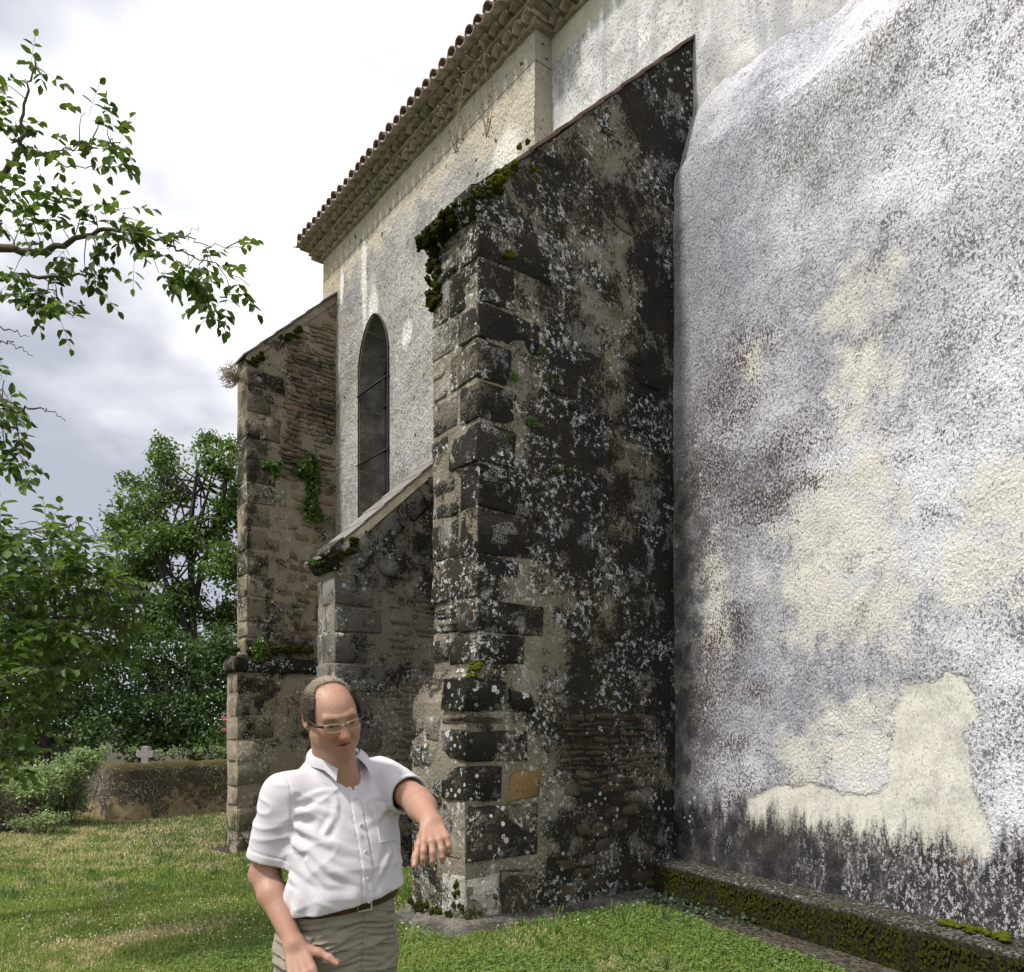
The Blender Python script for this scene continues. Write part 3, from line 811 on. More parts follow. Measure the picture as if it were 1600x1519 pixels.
for (sa, sb, tb) in ((-0.03, 5.94, 0.0), (-2.6, -0.035, -0.2537)):
    for key in ('M1', 'M2', 'M3'):
        z0, z1, p = LAYERS[key]; fillet(sa - (0 if tb < 0 else p * .9), sb + (p if tb == 0 else -p), tb, z0, z1, p)
    # plaster core behind the tiles
    mb = MB(); S = np.linspace(sa - (0 if tb < 0 else .05), sb, 40)
    mb.grid(np.array([np.stack([S, np.full(40, tb + .035), np.full(40, 9.73)], 1), np.stack([S, np.full(40, tb + .045), np.full(40, 9.84)], 1),
                      np.stack([S, np.full(40, tb + .15), np.full(40, 9.86)], 1), np.stack([S, np.full(40, tb + .15), np.full(40, 9.96)], 1),
                      np.stack([S, np.full(40, tb + .25), np.full(40, 10.0)], 1), np.stack([S, np.full(40, tb + .25), np.full(40, 10.06)], 1)]))
    for s_e in (sa - (0 if tb < 0 else .05), sb):
        mb.add([(s_e, tb - .3, 9.72), (s_e, tb + .04, 9.73), (s_e, tb + .15, 9.86), (s_e, tb + .25, 10.06), (s_e, tb - .3, 10.06)], [(0, 1, 2, 3)], [(0, 3, 4)])
    part('cornice_core', mb.mesh('cornice_core'), 'cream_plaster', cornice)
    for key, off in (('R1', 0.0), ('R2', 0.1)):
        z0, z1, p = LAYERS[key]
        for k, s in enumerate(np.arange(sa + off, sb + .05, 0.2)):
            o = link('tile', tile_out[k % 2], 'cornice_tile', cornice)
            o.location = (s + rnd.uniform(-.008, .008), tb + p - .30 + rnd.uniform(-.012, .010), z0 + rnd.uniform(-.004, .003))
            o.scale = (1, 1, (z1 - z0) / .092)
            o.rotation_euler = (rnd.uniform(-.02, .02), 0, rnd.uniform(-.04, .04))
    for k, s in enumerate(np.arange(sa - .35 if tb == 0 else sa, sb + .16, 0.2)):
        o = link('tile', roof_cov, 'roof_tile', roof)
        o.location = (s + rnd.uniform(-.01, .01), tb + 0.40 - .44 + rnd.uniform(-.012, .012), 10.135 + rnd.uniform(-.006, .006))
        o.rotation_euler = (R(-18), 0, rnd.uniform(-.03, .03))
        # channel tile beside it, hollow side up
        o = link('channel_tile', tile_out[k % 2], 'roof_tile', roof)
        o.location = (s + 0.1, tb + 0.44 - .30, 10.045 + rnd.uniform(-.006, .006)); o.scale = (1, 1, -.62)
        o.rotation_euler = (R(-18), 0, 0)
    mb = MB(); y0, y1 = tb + .26, tb - 6.0
    mb.add([(sa - .4, y0, 10.04), (sb + .22, y0, 10.04), (sb + .22, y1, 12.1), (sa - .4, y1, 12.1), (sa - .4, y0, 9.99), (sb + .22, y0, 9.99), (sb + .22, y1, 12.0), (sa - .4, y1, 12.0)],
           [(0, 1, 2, 3), (4, 7, 6, 5), (0, 4, 5, 1), (1, 5, 6, 2), (3, 2, 6, 7), (0, 3, 7, 4)])
    part('roof_slope', mb.mesh('roof_slope', False), 'roof_tile', roof)

# --- near rendered mass
def mass_t(m): return MT0 + 0.165 * m + 0.004 * m * m
def mass_pts(m, zarr):
    return np.stack([np.full(len(zarr), MS0 - 0.987 * m), np.full(len(zarr), mass_t(m)), zarr], 1)
NM = 170; rows = []
for m in np.linspace(-0.3, 6.6, NM):
    ztop = 6.86 - 0.05 * m - 0.036 * m * m + 0.05 * math.sin(m * 3.1) + 0.03 * math.sin(m * 7.7)
    gap = mass_t(m) + 0.26; rise = 0.5 + 0.6 * gap
    zf = np.linspace(-0.3, ztop - 0.22, 165)
    base = mass_pts(m, zf)
    # a slight batter: the foot stands out
    base[:, 1] += 0.035 * np.clip(1 - zf / 2.2, 0, 1) ** 2
    k = np.linspace(0, 1, 16)[1:]
    # rounded shoulder then a steep weathering up to the wall
    ts = np.array([mass_t(m)] * 15); zs_ = np.zeros(15)
    for i, kk in enumerate(k):
        if kk < .35:
            a = kk / .35; ts[i] = mass_t(m) - gap * 0.22 * (1 - math.cos(a * math.pi / 2)); zs_[i] = ztop - .22 + .24 * math.sin(a * math.pi / 2) * .9 + .02 * a
        else:
            a = (kk - .35) / .65; ts[i] = mass_t(m) - gap * (0.22 + 0.80 * a); zs_[i] = ztop + 0.016 + rise * a
    top = np.stack([np.full(15, MS0 - 0.987 * m), ts, zs_], 1)
    rows.append(np.concatenate([base, top]))
P = np.array(rows, np.float32); sh = P.shape; q = P.reshape(-1, 3)
q[:, 1] += fbm(q * 1.1, 4, .5, 41) * 0.030 + fbm(q * 6.0, 4, .55, 42) * 0.012 + fbm(q * 22, 2, .5, 47) * 0.005
mb = MB(); mb.grid(q.reshape(sh)); mass_me = mb.mesh('rendered_wall'); mass_masks(mass_me, q)
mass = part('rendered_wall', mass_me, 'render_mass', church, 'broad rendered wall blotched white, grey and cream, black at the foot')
# plinth along its foot
rows = []
for m in np.linspace(-0.25, 6.6, 190):
    t0 = mass_t(m)
    pr = [(t0 - .02, .335), (t0 + .06, .335), (t0 + .17, .328), (t0 + .25, .322), (t0 + .285, .305), (t0 + .30, .27), (t0 + .305, .2), (t0 + .31, .12), (t0 + .315, .05), (t0 + .32, -.06), (t0 + .32, -.3)]
    rows.append([(MS0 - 0.987 * m, a, b) for a, b in pr])
P = np.array(rows, np.float32); sh = P.shape; q = P.reshape(-1, 3)
d = fbm(q * 9, 4, .55, 51); q[:, 1] += d * .022; q[:, 2] += fbm(q * 7, 4, .5, 55) * .016
mb = MB(); mb.grid(q.reshape(sh))
part('plinth', mb.mesh('plinth'), 'mossy_plinth', church, 'low mossy ledge along the foot of the rendered wall')

# --- buttresses
def buttress_core(name, s0, s1, zfun, tf_up, tf_low, zstep, mat, mat_label, amp=0.02, seed=1, tback=-0.3, s1_low=None, nz=120):
    """near side at s0, far side at s1, sloping top zfun(t); the foot below zstep stands out to tf_low"""
    s1l = s1 if s1_low is None else s1_low
    mb = MB()
    T_ = np.linspace(tback, tf_up, 46)
    P = np.array([[(s0, t, z) for z in np.linspace(zstep, zfun(t), nz)] for t in T_]); mb.grid(displace(P, amp, 2.6, seed)[::-1])
    P = np.array([[(s1, t, z) for z in np.linspace(zstep, zfun(t), 24)] for t in T_[::3]]); mb.grid(displace(P, amp, 2.6, seed))
    S_ = np.linspace(s0, s1, 16)
    P = np.array([[(s, tf_up, z) for z in np.linspace(zstep, zfun(tf_up), nz)] for s in S_]); mb.grid(displace(P, amp, 2.6, seed))
    P = np.array([[(s, t, zfun(t)) for t in T_] for s in S_]); mb.grid(displace(P, amp, 2.6, seed)[::-1])
    zl = zstep - 0.26
    T_ = np.linspace(tback, tf_low, 50); S_ = np.linspace(s0 - .03, s1l, 18)
    P = np.array([[(s0 - .03, t, z) for z in np.linspace(GZ, zl, 60)] for t in T_]); mb.grid(displace(P, amp, 2.6, seed)[::-1])
    P = np.array([[(s1l, t, z) for z in np.linspace(GZ, zl, 20)] for t in T_[::3]]); mb.grid(displace(P, amp, 2.6, seed))
    P = np.array([[(s, tf_low, z) for z in np.linspace(GZ, zl, 60)] for s in S_]); mb.grid(displace(P, amp, 2.6, seed))
    # weathering on front and near side
    nW = 9
    P = np.array([[(s0 + (s1 - s0) * k - (.03 * (1 - k)) * (1 - w) + (s1l - s1) * k * (1 - w), tf_low + (tf_up - tf_low) * w, zl + (zstep - zl) * w ** .8) for w in np.linspace(0, 1, nW)] for k in np.linspace(0, 1, 16)])
    mb.grid(displace(P, amp, 2.6, seed))
    P = np.array([[(s0 - .03 * (1 - w), tback + (tf_low + (tf_up - tf_low) * w - tback) * k, zl + (zstep - zl) * w) for w in np.linspace(0, 1, nW)] for k in np.linspace(0, 1, 40)])
    mb.grid(displace(P, amp, 2.6, seed)[::-1])
    return part(name, mb.mesh(name), mat, church, mat_label)

def quoin(par, mat, lo, hi, seed, bev=0.016, jit=0.008, label=None):
    lo, hi = np.array(lo), np.array(hi); d = hi - lo
    o = link('stone', stone_mesh('stone', *d, seed, bev, jit), mat, par)
    o.location = tuple((lo + hi) / 2)
    if label: o['label'] = label
    return o

UNIT = [stone_mesh('rubble', 1, 1, 1, 100 + k, 0.14, 0.05) for k in range(10)]
UNIT_MATS = {}
def rubble(par, mat, s0, tz_list, proud=0.014):
    """stones set in the near side: list of (t, z, width, height, tilt)"""
    if mat not in UNIT_MATS:
        UNIT_MATS[mat] = []
        for u in UNIT:
            c = u.copy(); c.materials.append(MATS[mat]); UNIT_MATS[mat].append(c)
    for (t, z, w_, h_, tilt) in tz_list:
        o = link('stone', rnd.choice(UNIT_MATS[mat]), None, par)
        dpt = 0.06
        o.location = (s0 + dpt / 2 - proud * rnd.uniform(.35, 1.25), t, z)
        o.scale = (dpt, w_, h_); o.rotation_euler = (tilt + rnd.uniform(-.05, .05), rnd.uniform(-.03, .03), rnd.uniform(-.05, .05))

def courses(t0, t1fun, z0, z1, hmin, hmax, wmin, wmax, keep, ok=lambda t, z: True):
    out = []; z = z0
    while z < z1:
        h = rnd.uniform(hmin, hmax); t = t0 + rnd.uniform(0, .08)
        while t < t1fun(z):
            w_ = rnd.uniform(wmin, wmax) * (1 if h > .07 else 1.25)
            if t + w_ > t1fun(z): break
            if rnd.random() < keep and ok(t + w_ / 2, z + h / 2):
                out.append((t + w_ / 2, z + h / 2 + rnd.uniform(-.012, .012), w_ * rnd.uniform(.82, .96), h * rnd.uniform(.6, .92), rnd.uniform(-.06, .06)))
            t += w_
        z += h
    return out

def coping(par, s0, s1, t_front, t_back, zfun, mat, slabs, th=0.035, over=0.05, name='coping_slab', drop=0.02):
    """slabs laid one above the other along the slope"""
    tl = np.linspace(t_front, t_back, slabs + 1)
    sl = (zfun(t_back) - zfun(t_front)) / (t_back - t_front)
    for k in range(slabs):
        a, b = tl[k], tl[k + 1] - 0.05
        za, zb = zfun(tl[k]) + 0.012 + (0.012), zfun(tl[k + 1]) + sl * (-0.05) * 1 + 0.004
        jw = rnd.uniform(-.012, .012)
        s_a, s_b = s0 - over + jw, s1 + over + jw
        mb = MB()
        v = [(s_a, a, za), (s_b, a, za), (s_b, b, zb), (s_a, b, zb), (s_a, a, za + th), (s_b, a, za + th), (s_b, b, zb + th), (s_a, b, zb + th)]
        mb.add(v, [(0, 1, 2, 3), (4, 7, 6, 5), (0, 4, 5, 1), (1, 5, 6, 2), (2, 6, 7, 3), (3, 7, 4, 0)])
        part(name, mb.mesh(name, False), mat, par)

# black buttress in front
BS0, BS1 = -2.121, -1.47
bz = lambda t: 5.74 + (2.29 - t) * 0.985
B = buttress_core('buttress', BS0, BS1, bz, 2.29, 2.42, 2.03, 'lichen_core', 'tall nearest buttress crusted black and white with lichen, mossy cap', 0.022, 61, -0.27, -1.345)
ys = [288, 340, 402, 470, 528, 592, 655, 722, 795, 865, 935, 988, 1036]
ln = [50, 100, 52, 95, 46, 72, 55, 98, 78, 58, 92, 60]
for k in range(len(ln)):
    z1_, z0_ = [CAM_H + (HZ - y) / F_PX * 6.2 for y in (ys[k], ys[k + 1])]
    L = ln[k] * 0.0069 * rnd.uniform(.9, 1.12); wf = 0.40 if ln[k] < 70 else 0.24
    quoin(B, 'lichen_block', (BS0 - .010, 2.29 - L, z0_ + .010), (BS0 + wf, 2.297, z1_ - .010), 200 + k, 0.010, 0.009)
    wf2 = wf + 0.022
    if k % 3 != 1: quoin(B, 'block_front', (BS0 + wf2, 2.10, z0_ + .02), (BS1 + .01, 2.297, z1_ - .012), 260 + k, 0.012, 0.009)
    else:
        mid_ = (z0_ + z1_) / 2
        quoin(B, 'block_front', (BS0 + wf2, 2.10, z0_ + .02), (BS1 + .01, 2.301, mid_ - .012), 280 + k, 0.02, 0.01)
        quoin(B, 'block_front', (BS0 + wf2 + .05, 2.10, mid_ + .012), (BS1 + .01, 2.299, z1_ - .018), 300 + k, 0.02, 0.01)
# foot of the buttress: big squared stones
for k, (x0, x1, y0, y1, mt, lab) in enumerate((
        (722, 778, 1062, 1112, 'lichen_block', None), (722, 775, 1120, 1132, 'rubble_low', None), (722, 815, 1142, 1190, 'lichen_block', None),
        (722, 772, 1198, 1252, 'lichen_block', None), (785, 832, 1205, 1252, 'ochre_stone', 'rough ochre stone'), (724, 826, 1260, 1345, 'lichen_block', None),
        (722, 768, 1368, 1450, 'pale_block', 'whitened corner stone'), (772, 826, 1362, 1440, 'rubble_low', None), (786, 822, 1080, 1110, 'lichen_block', None))):
    ty = lambda px: 2.42 - (px - 722) * 0.0066
    Yd = 6.15 + (x0 - 722) / 1244 * 4
    z0_, z1_ = CAM_H + (HZ - y1) / F_PX * Yd, CAM_H + (HZ - y0) / F_PX * Yd
    front = x0 < 730
    quoin(B, mt, (BS0 - .039, ty(x1), z0_), (BS0 + (.30 if front else .05), ty(x0) + (.012 if front else 0), z1_), 400 + k, 0.009, 0.012, lab)
zf = [-.1, .22, .48, .70, .93, 1.17, 1.42, 1.66]
for k in range(7):
    a = BS0 + .33 + (k % 2) * .04
    if k % 2: quoin(B, 'block_front', (a, 2.2, zf[k] + .012), (-1.335, 2.434, zf[k + 1] - .012), 430 + k, .02, .012)
    else:
        quoin(B, 'block_front', (a, 2.2, zf[k] + .012), (a + .22, 2.434, zf[k + 1] - .012), 440 + k, .02, .012)
        quoin(B, 'block_front', (a + .245, 2.2, zf[k] + .012), (-1.335, 2.431, zf[k + 1] - .012), 450 + k, .02, .012)
# thin brick and slate courses in the foot, scattered stones above
rubble(B, 'rubble_low', BS0 - .03, courses(0.25, lambda z: 1.62, 1.0, 1.62, .035, .07, .09, .26, .8), 0.012)
rubble(B, 'rubble_low', BS0 - .03, courses(0.3, lambda z: 1.6, 0.12, 0.98, .08, .17, .14, .34, .42), 0.012)
rubble(B, 'lichen_block', BS0, courses(0.2, lambda z: 1.55, 2.1, 5.6, .08, .20, .14, .42, .42, lambda t, z: z < bz(t) - .2), 0.010)
rubble(B, 'lichen_block', BS0, courses(0.2, lambda z: 1.9, 5.6, 7.4, .06, .14, .14, .36, .34, lambda t, z: z < bz(t) - .22), 0.010)
coping(B, BS0, BS1, 2.05, -0.25, bz, 'red_slab', 9, 0.03, 0.035)
mb = MB()          # projecting cap stone at the front, under the moss
P = []
for k, (dt, dz) in enumerate(((-.02, -.20), (.03, -.17), (.06, -.12), (.10, -.09), (.11, -.02), (.05, .02), (-.14, .20))):
    P.append([(s, 2.29 + dt, 5.74 + dz) for s in np.linspace(BS0 - .05, BS1 + .06, 16)])
P = displace(np.array(P), 0.02, 6, 77); mb.grid(P)
for e in (0, -1): mb.add([P[i][e] for i in range(7)], [(0, 1, 2, 3), (0, 3, 4, 5)], [(0, 5, 6)])
part('cap_stone', mb.mesh('cap_stone'), 'lichen_block', B)

# middle low buttress
CS0, CS1 = 1.70, 2.19
cz = lambda t: 3.60 + (1.824 - t) * 0.932
Cb = buttress_core('buttress', CS0, CS1, cz, 1.72, 1.79, 0.35, 'mortar_mid', 'low middle buttress with slate coping crossing the window', 0.018, 81, -0.05, None)
zc_ = [-.5, -.12, .20, .56, .90, 1.24, 1.62, 1.98, 2.32, 2.70, 3.02, 3.36]
for k in range(11):
    L = (.42, .62, .50, .70)[k % 4]; wf = .22 if k % 2 else .34
    tf = 1.726 if k > 2 else 1.80
    quoin(Cb, 'quoin_mid', (CS0 - .016 - (.03 if k <= 2 else 0), tf - L, zc_[k] + .014), (CS0 + wf, tf, zc_[k + 1] - .014), 500 + k, .010, .010)
    quoin(Cb, 'quoin_mid', (CS0 + wf + .02, tf - .2, zc_[k] + .014), (CS1 + .01, tf, zc_[k + 1] - .014), 520 + k, .010, .010)
for k, (t_, z_, w_, h_, a_) in enumerate(((1.36, 3.72, .46, .30, -.72), (.98, 4.06, .44, .32, -.75), (.60, 4.42, .42, .32, -.72), (.95, 3.56, .50, .24, -.05), (1.28, 3.34, .38, .22, 0), (.5, 3.9, .4, .32, -.2), (.28, 4.7, .36, .34, -.72))):
    o = link('stone', stone_mesh('stone', .12, w_, h_, 540 + k, .03, .03), 'quoin_mid', Cb); o.location = (CS0 + .04, t_, z_); o.rotation_euler = (a_ * -1 if False else a_, 0, 0)
rubble(Cb, 'rubble_mid', CS0, courses(0.0, lambda z: 1.04, 0.4, 3.3, .05, .11, .09, .28, .78), 0.016)
coping(Cb, CS0, CS1, 1.88, 0.02, cz, 'coping_slate', 7, 0.022, 0.05)
mb = MB(); P = np.array([[(s, t, cz(t) + dz) for t in np.linspace(0, 1.80, 20)] for (s, dz) in ((CS0 - .022, -.13), (CS0 - .030, .0), (CS0 - .02, .02), (CS1 + .03, .02))])
mb.grid(displace(P, .008, 5, 5)[::-1]); part('mortar_bed', mb.mesh('mortar_bed'), 'cream_plaster', Cb)
mb = MB(); P = []
for (dt, dz) in ((-.08, -.26), (.03, -.24), (.09, -.16), (.12, -.06), (.06, .02), (-.1, .16)):
    P.append([(s, 1.73 + dt, cz(1.73) + dz) for s in np.linspace(CS0 - .05, CS1 + .04, 12)])
P = displace(np.array(P), .015, 6, 7); mb.grid(P)
for e in (0, -1): mb.add([P[i][e] for i in range(6)], [(0, 1, 2, 3), (0, 3, 4, 5)])
part('cap_stone', mb.mesh('cap_stone'), 'lichen_block', Cb)

# far corner buttress
AS0, AS1 = 5.377, 5.83
az = lambda t: 7.44 + (1.52 - t) * 0.956
A = buttress_core('buttress', AS0, AS1, az, 1.52, 1.68, 2.62, 'mortar_far', 'far corner buttress of brown rubble with string course and ivy', 0.016, 91, -0.3, 5.86)
zq = [2.66, 2.95, 3.2, 3.6, 3.95, 4.35, 4.72, 5.1, 5.42, 5.8, 6.15, 6.55, 6.95, 7.25]
for k in range(13):
    L = (.55, .38, .62, .45, .34)[k % 5]
    quoin(A, 'quoin_far', (AS0 - .010, 1.52 - L, zq[k] + .012), (AS0 + .4, 1.526, zq[k + 1] - .012), 600 + k, .012, .012)
zq = [-.8, -.42, -.1, .28, .62, .98, 1.34, 1.7, 2.05, 2.34]
for k in range(9):
    L = (.50, .36, .58, .42)[k % 4]
    quoin(A, 'quoin_far', (AS0 - .038, 1.68 - L, zq[k] + .01), (AS0 + .4, 1.686, zq[k + 1] - .01), 630 + k, .012, .012)
rubble(A, 'rubble_far', AS0, courses(-0.02, lambda z: min(.98, 1.52 - (z - 7.38) / .956 - .08) if z > 7.3 else 1.0, 5.6, 8.6, .045, .10, .10, .30, .82), 0.022)
rubble(A, 'rubble_far', AS0, courses(-0.02, lambda z: .94, 2.72, 5.6, .07, .17, .10, .30, .50), 0.018)
coping(A, AS0, AS1, 1.60, 0.02, az, 'coping_slate', 6, 0.03, 0.05)
mb = MB(); P = np.array([[(s, t, az(t) + dz) for t in np.linspace(0, 1.54, 16)] for (s, dz) in ((AS0 - .02, -.14), (AS0 - .03, .0), (AS0, .02), (AS1 + .03, .02))])
mb.grid(displace(P, .008, 5, 6)[::-1]); part('mortar_bed', mb.mesh('mortar_bed'), 'mortar_far', A)
mb = MB(); prof = ((-.02, 2.40), (.05, 2.42), (.07, 2.46), (.075, 2.55), (.03, 2.62), (-.12, 2.70))
path = [(AS0, -.02), (AS0, 1.80), (AS1 + .05, 1.80)]
rows = []
for (off, z) in prof:
    line = []
    for k in np.linspace(0, 1, 30): line.append((AS0 - .03 - off, -.02 + (1.68 + off + .02) * k, z))
    for k in np.linspace(0, 1, 14)[1:]: line.append((AS0 - .03 - off + (AS1 - AS0 + .1) * k, 1.68 + off, z))
    rows.append(line)
mb.grid(displace(np.array(rows), .014, 5, 17)[::-1]); part('string_course', mb.mesh('string_course'), 'lichen_block', A)
# ------------------------------------------------------------------ ground
def lawn_dry_and_sun(T):
    p = T.pos()
    a = T.noise(p, 0.55, 4, 0.6); b = T.noise(T.warp(p, 1.2, .5), 1.7, 5, 0.65); c = T.noise(p, 9, 3)
    dry = T.ss(a * 0.5 + b * 0.42 + c * 0.14, 0.515, 0.66)
    x_, y_, z_ = T.sep(p)
    dry = dry.mx(T.ss(y_ + x_ * 0.15 + (b - 0.5) * 7.0, 8.6, 11.6) * T.ss(x_, -2.6, -4.4) * 0.62 * T.ss(b, 0.34, 0.52))  # far-left strip yellowed: sunlight on the grass put into the colour
    return p, dry
def ground_mat(T):
    p, dry = lawn_dry_and_sun(T)
    x, y, z = T.sep(p)
    _, s, t, _z = cc(T)
    g = T.noise(p, 30, 5, 0.65); n = T.noise(p, 2.5, 4)
    col = T.mix(T.ss(g, 0.35, 0.65), (0.035, 0.050, 0.014), (0.085, 0.115, 0.030))
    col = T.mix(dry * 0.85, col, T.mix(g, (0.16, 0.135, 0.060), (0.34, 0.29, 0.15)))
    # bare, stony earth at the foot of the walls
    m = (s * -1.0 + MS0) / 0.987
    dpl = t - (m * 0.165 + MT0 + 0.32)
    soil = T.ss(dpl + (n - 0.5) * 0.35, 0.62, 0.30) * T.ss(m, -0.6, -0.2)
    ap = T.ss((s * -1.0 - 2.5 + (n - .5) * .3).mx(t - 2.75 + (n - .5) * .3), 0.12, -0.10)
    soil = soil.mx(ap)
    sc = T.mix(T.ss(g, 0.4, 0.66), (0.030, 0.026, 0.018), (0.12, 0.11, 0.085))
    col = T.mix(soil, col, sc)
    return dict(color=col, height=g + n, dist=0.02, spec=0.1)
material('ground', ground_mat)
def skirt_mat(T):
    p = T.pos(); g = T.noise(p, 38, 5, 0.68); n = T.noise(p, 3, 5, 0.6)
    col = T.mix(T.ss(n, 0.35, 0.65), (0.050, 0.045, 0.036), (0.18, 0.165, 0.14))
    col = T.mix(T.ss(g, 0.50, 0.62) * 0.75, col, (0.035, 0.032, 0.025))
    col = T.mix(T.ss(T.noise(p, 55, 3), 0.64, 0.68) * 0.8, col, (0.45, 0.43, 0.38))
    col = T.mix(T.ss(n, 0.60, 0.68) * 0.6, col, (0.045, 0.045, 0.014))
    return dict(color=col, height=g + n, dist=0.02)
material('skirt', skirt_mat)

def spaced(lo, hi, near_lo, near_hi, step, n_out):
    a = np.arange(near_lo, near_hi + step, step)
    k = np.linspace(0, 1, n_out + 1)[1:] ** 3
    return np.concatenate([(near_lo + (lo - near_lo) * k)[::-1], a, near_hi + (hi - near_hi) * k])
gx = spaced(-500, 500, -14, 6, 0.12, 24); gy = spaced(-300, 900, 1, 24, 0.12, 26)
X, Y = np.meshgrid(gx, gy, indexing='ij')
def lump(x, y):
    q = np.stack([np.ravel(x), np.ravel(y), np.ravel(x) * 0], 1)
    return ((fbm(q * 0.35, 3, .5, 5) * .05 + fbm(q * 2.2, 3, .5, 6) * .012).reshape(np.shape(x))) * np.clip(1 - np.maximum(np.abs(x), np.abs(y)) / 60, 0, 1)
def gz(x, y): return ground_z(x, y) + lump(np.asarray(x, float), np.asarray(y, float))
Z = gz(X, Y)
mb = MB(); mb.grid(np.stack([X, Y, Z], -1))
struct(link('lawn', mb.mesh('lawn'), 'ground'), 'mown lawn with dry patches beside the church')

# cement skirt round the black buttress
rows = []
path = [(-0.1 + (2.42 + .1) * k, 's') for k in np.linspace(0, 1, 60)]
inner, outer = [], []
for k in np.linspace(0, 1, 60):
    t = 0.35 + 2.07 * k; inner.append((-2.13, t)); wv = 0.15 + 0.07 * math.sin(k * 9) + .05 * math.sin(k * 23); outer.append((-2.16 - wv, t + .24 * k ** 8))
for k in np.linspace(0, 1, 30)[1:]:
    inner.append((-2.13 + .85 * k, 2.42)); outer.append((-2.16 - .137 * (1 - k) ** 3 + .95 * k, 2.42 + .24 + .09 * math.sin(k * 7)))
rows = []
for w in np.linspace(0, 1, 8):
    line = []
    for (a, b) in zip(inner, outer):
        s = a[0] + (b[0] - a[0]) * w; t = a[1] + (b[1] - a[1]) * w
        x, y, _ = ch2w(s, t, 0); line.append((x, y, float(gz(x, y)) + 0.085 * (1 - w) ** 1.4 + .012 - .03 * (w > .95)))
    rows.append(line)
P = np.array(rows); q = P.reshape(-1, 3); q[:, 2] += fbm(q * 6, 4, .5, 12) * .014
mb = MB(); mb.grid(q.reshape(P.shape))
struct(link('paved_skirt', mb.mesh('paved_skirt'), 'skirt'), 'worn grey cement skirt round the foot of the black buttress')

# ------------------------------------------------------------------ grass blades
def grass_mat(T):
    p, dry = lawn_dry_and_sun(T)
    r = T.attr('rnd')
    g = T.mix(r, (0.145, 0.215, 0.038), (0.34, 0.42, 0.10))
    d = T.mix(r, (0.36, 0.31, 0.15), (0.66, 0.58, 0.33))
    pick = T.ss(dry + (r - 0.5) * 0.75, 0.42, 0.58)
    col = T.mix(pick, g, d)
    return dict(color=col, rough=0.7, spec=0.25, trans=col, transfac=0.35)
material('grass', grass_mat)
def clover_mat(T):
    r = T.attr('rnd')
    col = T.mix(r, (0.075, 0.145, 0.030), (0.20, 0.30, 0.085))
    return dict(color=col, rough=0.6, spec=0.3, trans=col, transfac=0.3)
material('clover', clover_mat)
material('petal_white', lambda T: dict(color=(0.80, 0.80, 0.76), rough=0.8))

rg = np.random.default_rng(21)
def lawn_ok(x, y):
    s, t = w2ch(x, y)
    m = (MS0 - s) / 0.987
    ok = np.ones(len(x), bool)
    n = fbm(np.stack([x * 2.4, y * 2.4, x * 0], 1), 3, .5, 9)
    ok &= ~((m > -0.5) & (t < mass_t(m) + 0.32 + .34 + n * .22) & (s < -2.1))
    ok &= ~((s > -2.30 - n * .1) & (s < -1.0 + n * .1) & (t < 2.62 + n * .15))
    ok &= ~((s >= -1.0) & (s < 7) & (t < 0.1)) & ~((s > 1.6) & (s < 2.5) & (t < 2.05)) & ~((s > 5.3) & (s < 6.4) & (t < 1.86)) & ~((s >= -1.3) & (s < 0) & (t < 0.1))
    return ok
def wedge(n, y0, y1, k0=-0.98, k1=0.9):
    y = y0 * (y1 / y0) ** rg.random(n); x = (k0 + (k1 - k0) * rg.random(n)) * y
    return x, y
x, y = wedge(520000, 3.9, 23.0)
ok = lawn_ok(x, y); x, y = x[ok], y[ok]
n = len(x)
patch = fbm(np.stack([x * .9, y * .9, x * 0], 1), 3, .5, 33)
h = (0.030 + 0.024 * rg.random(n)) * (1 + .35 * patch) * (1 + np.clip((y - 6) / 22, 0, .5))
wd = 0.0022 + 0.0018 * rg.random(n); wd *= np.clip(y / 6.0, 1, 2.6)
az_ = rg.random(n) * 2 * math.pi; lean = rg.random(n) ** 0.7 * 1.05
tx, ty = np.cos(az_), np.sin(az_)
base = np.stack([x, y, gz(x, y) - .004], 1)
side = np.stack([-ty, tx, tx * 0], 1) * wd[:, None]
mid_ = base + np.stack([tx * lean * .28, ty * lean * .28, np.full(n, .6)], 1) * h[:, None]
tip = base + np.stack([tx * lean * .9, ty * lean * .9, 1.0 - .35 * lean], 1) * h[:, None]
V = np.stack([base - side, base + side, mid_ + side * .8, mid_ - side * .8, tip], 1)
k = np.arange(n)[:, None] * 5
me = mesh_np('grass', V.reshape(-1, 3), k + np.array([[0, 1, 2, 3]]), k + np.array([[3, 2, 4]]), False)
float_attr(me, 'rnd', np.repeat(rg.random(n), 5))
tag(link('grass', me, 'grass'), 'short green and straw-coloured grass of the lawn', 'grass', kind='stuff')
# coarser tufts along the edges and in the far grass
mb = MB()
def tuft(px_, py_, hgt, nb, spread):
    a = rg.random(nb) * 2 * math.pi; rr = rg.random(nb) * spread
    pos = np.stack([px_ + np.cos(a) * rr, py_ + np.sin(a) * rr, gz(px_ + np.cos(a) * rr, py_ + np.sin(a) * rr)], 1)
    b = rg.random(nb) * 2 * math.pi
    d = np.stack([np.cos(b) * .5, np.sin(b) * .5, np.ones(nb)], 1); nr = np.stack([np.cos(b), np.sin(b), -.4 * np.ones(nb)], 1)
    leaves(mb, pos, d, nr, hgt * (.6 + .6 * rg.random(nb)), .005 + .004 * rg.random(nb), rg, 0.1)
for _ in range(330):
    y_ = 8.5 + 9 * rg.random(); x_ = (-.72 + .5 * rg.random()) * y_
    if lawn_ok(np.array([x_]), np.array([y_]))[0]: tuft(x_, y_, .07 + .06 * rg.random(), 26, .12 + .12 * rg.random())
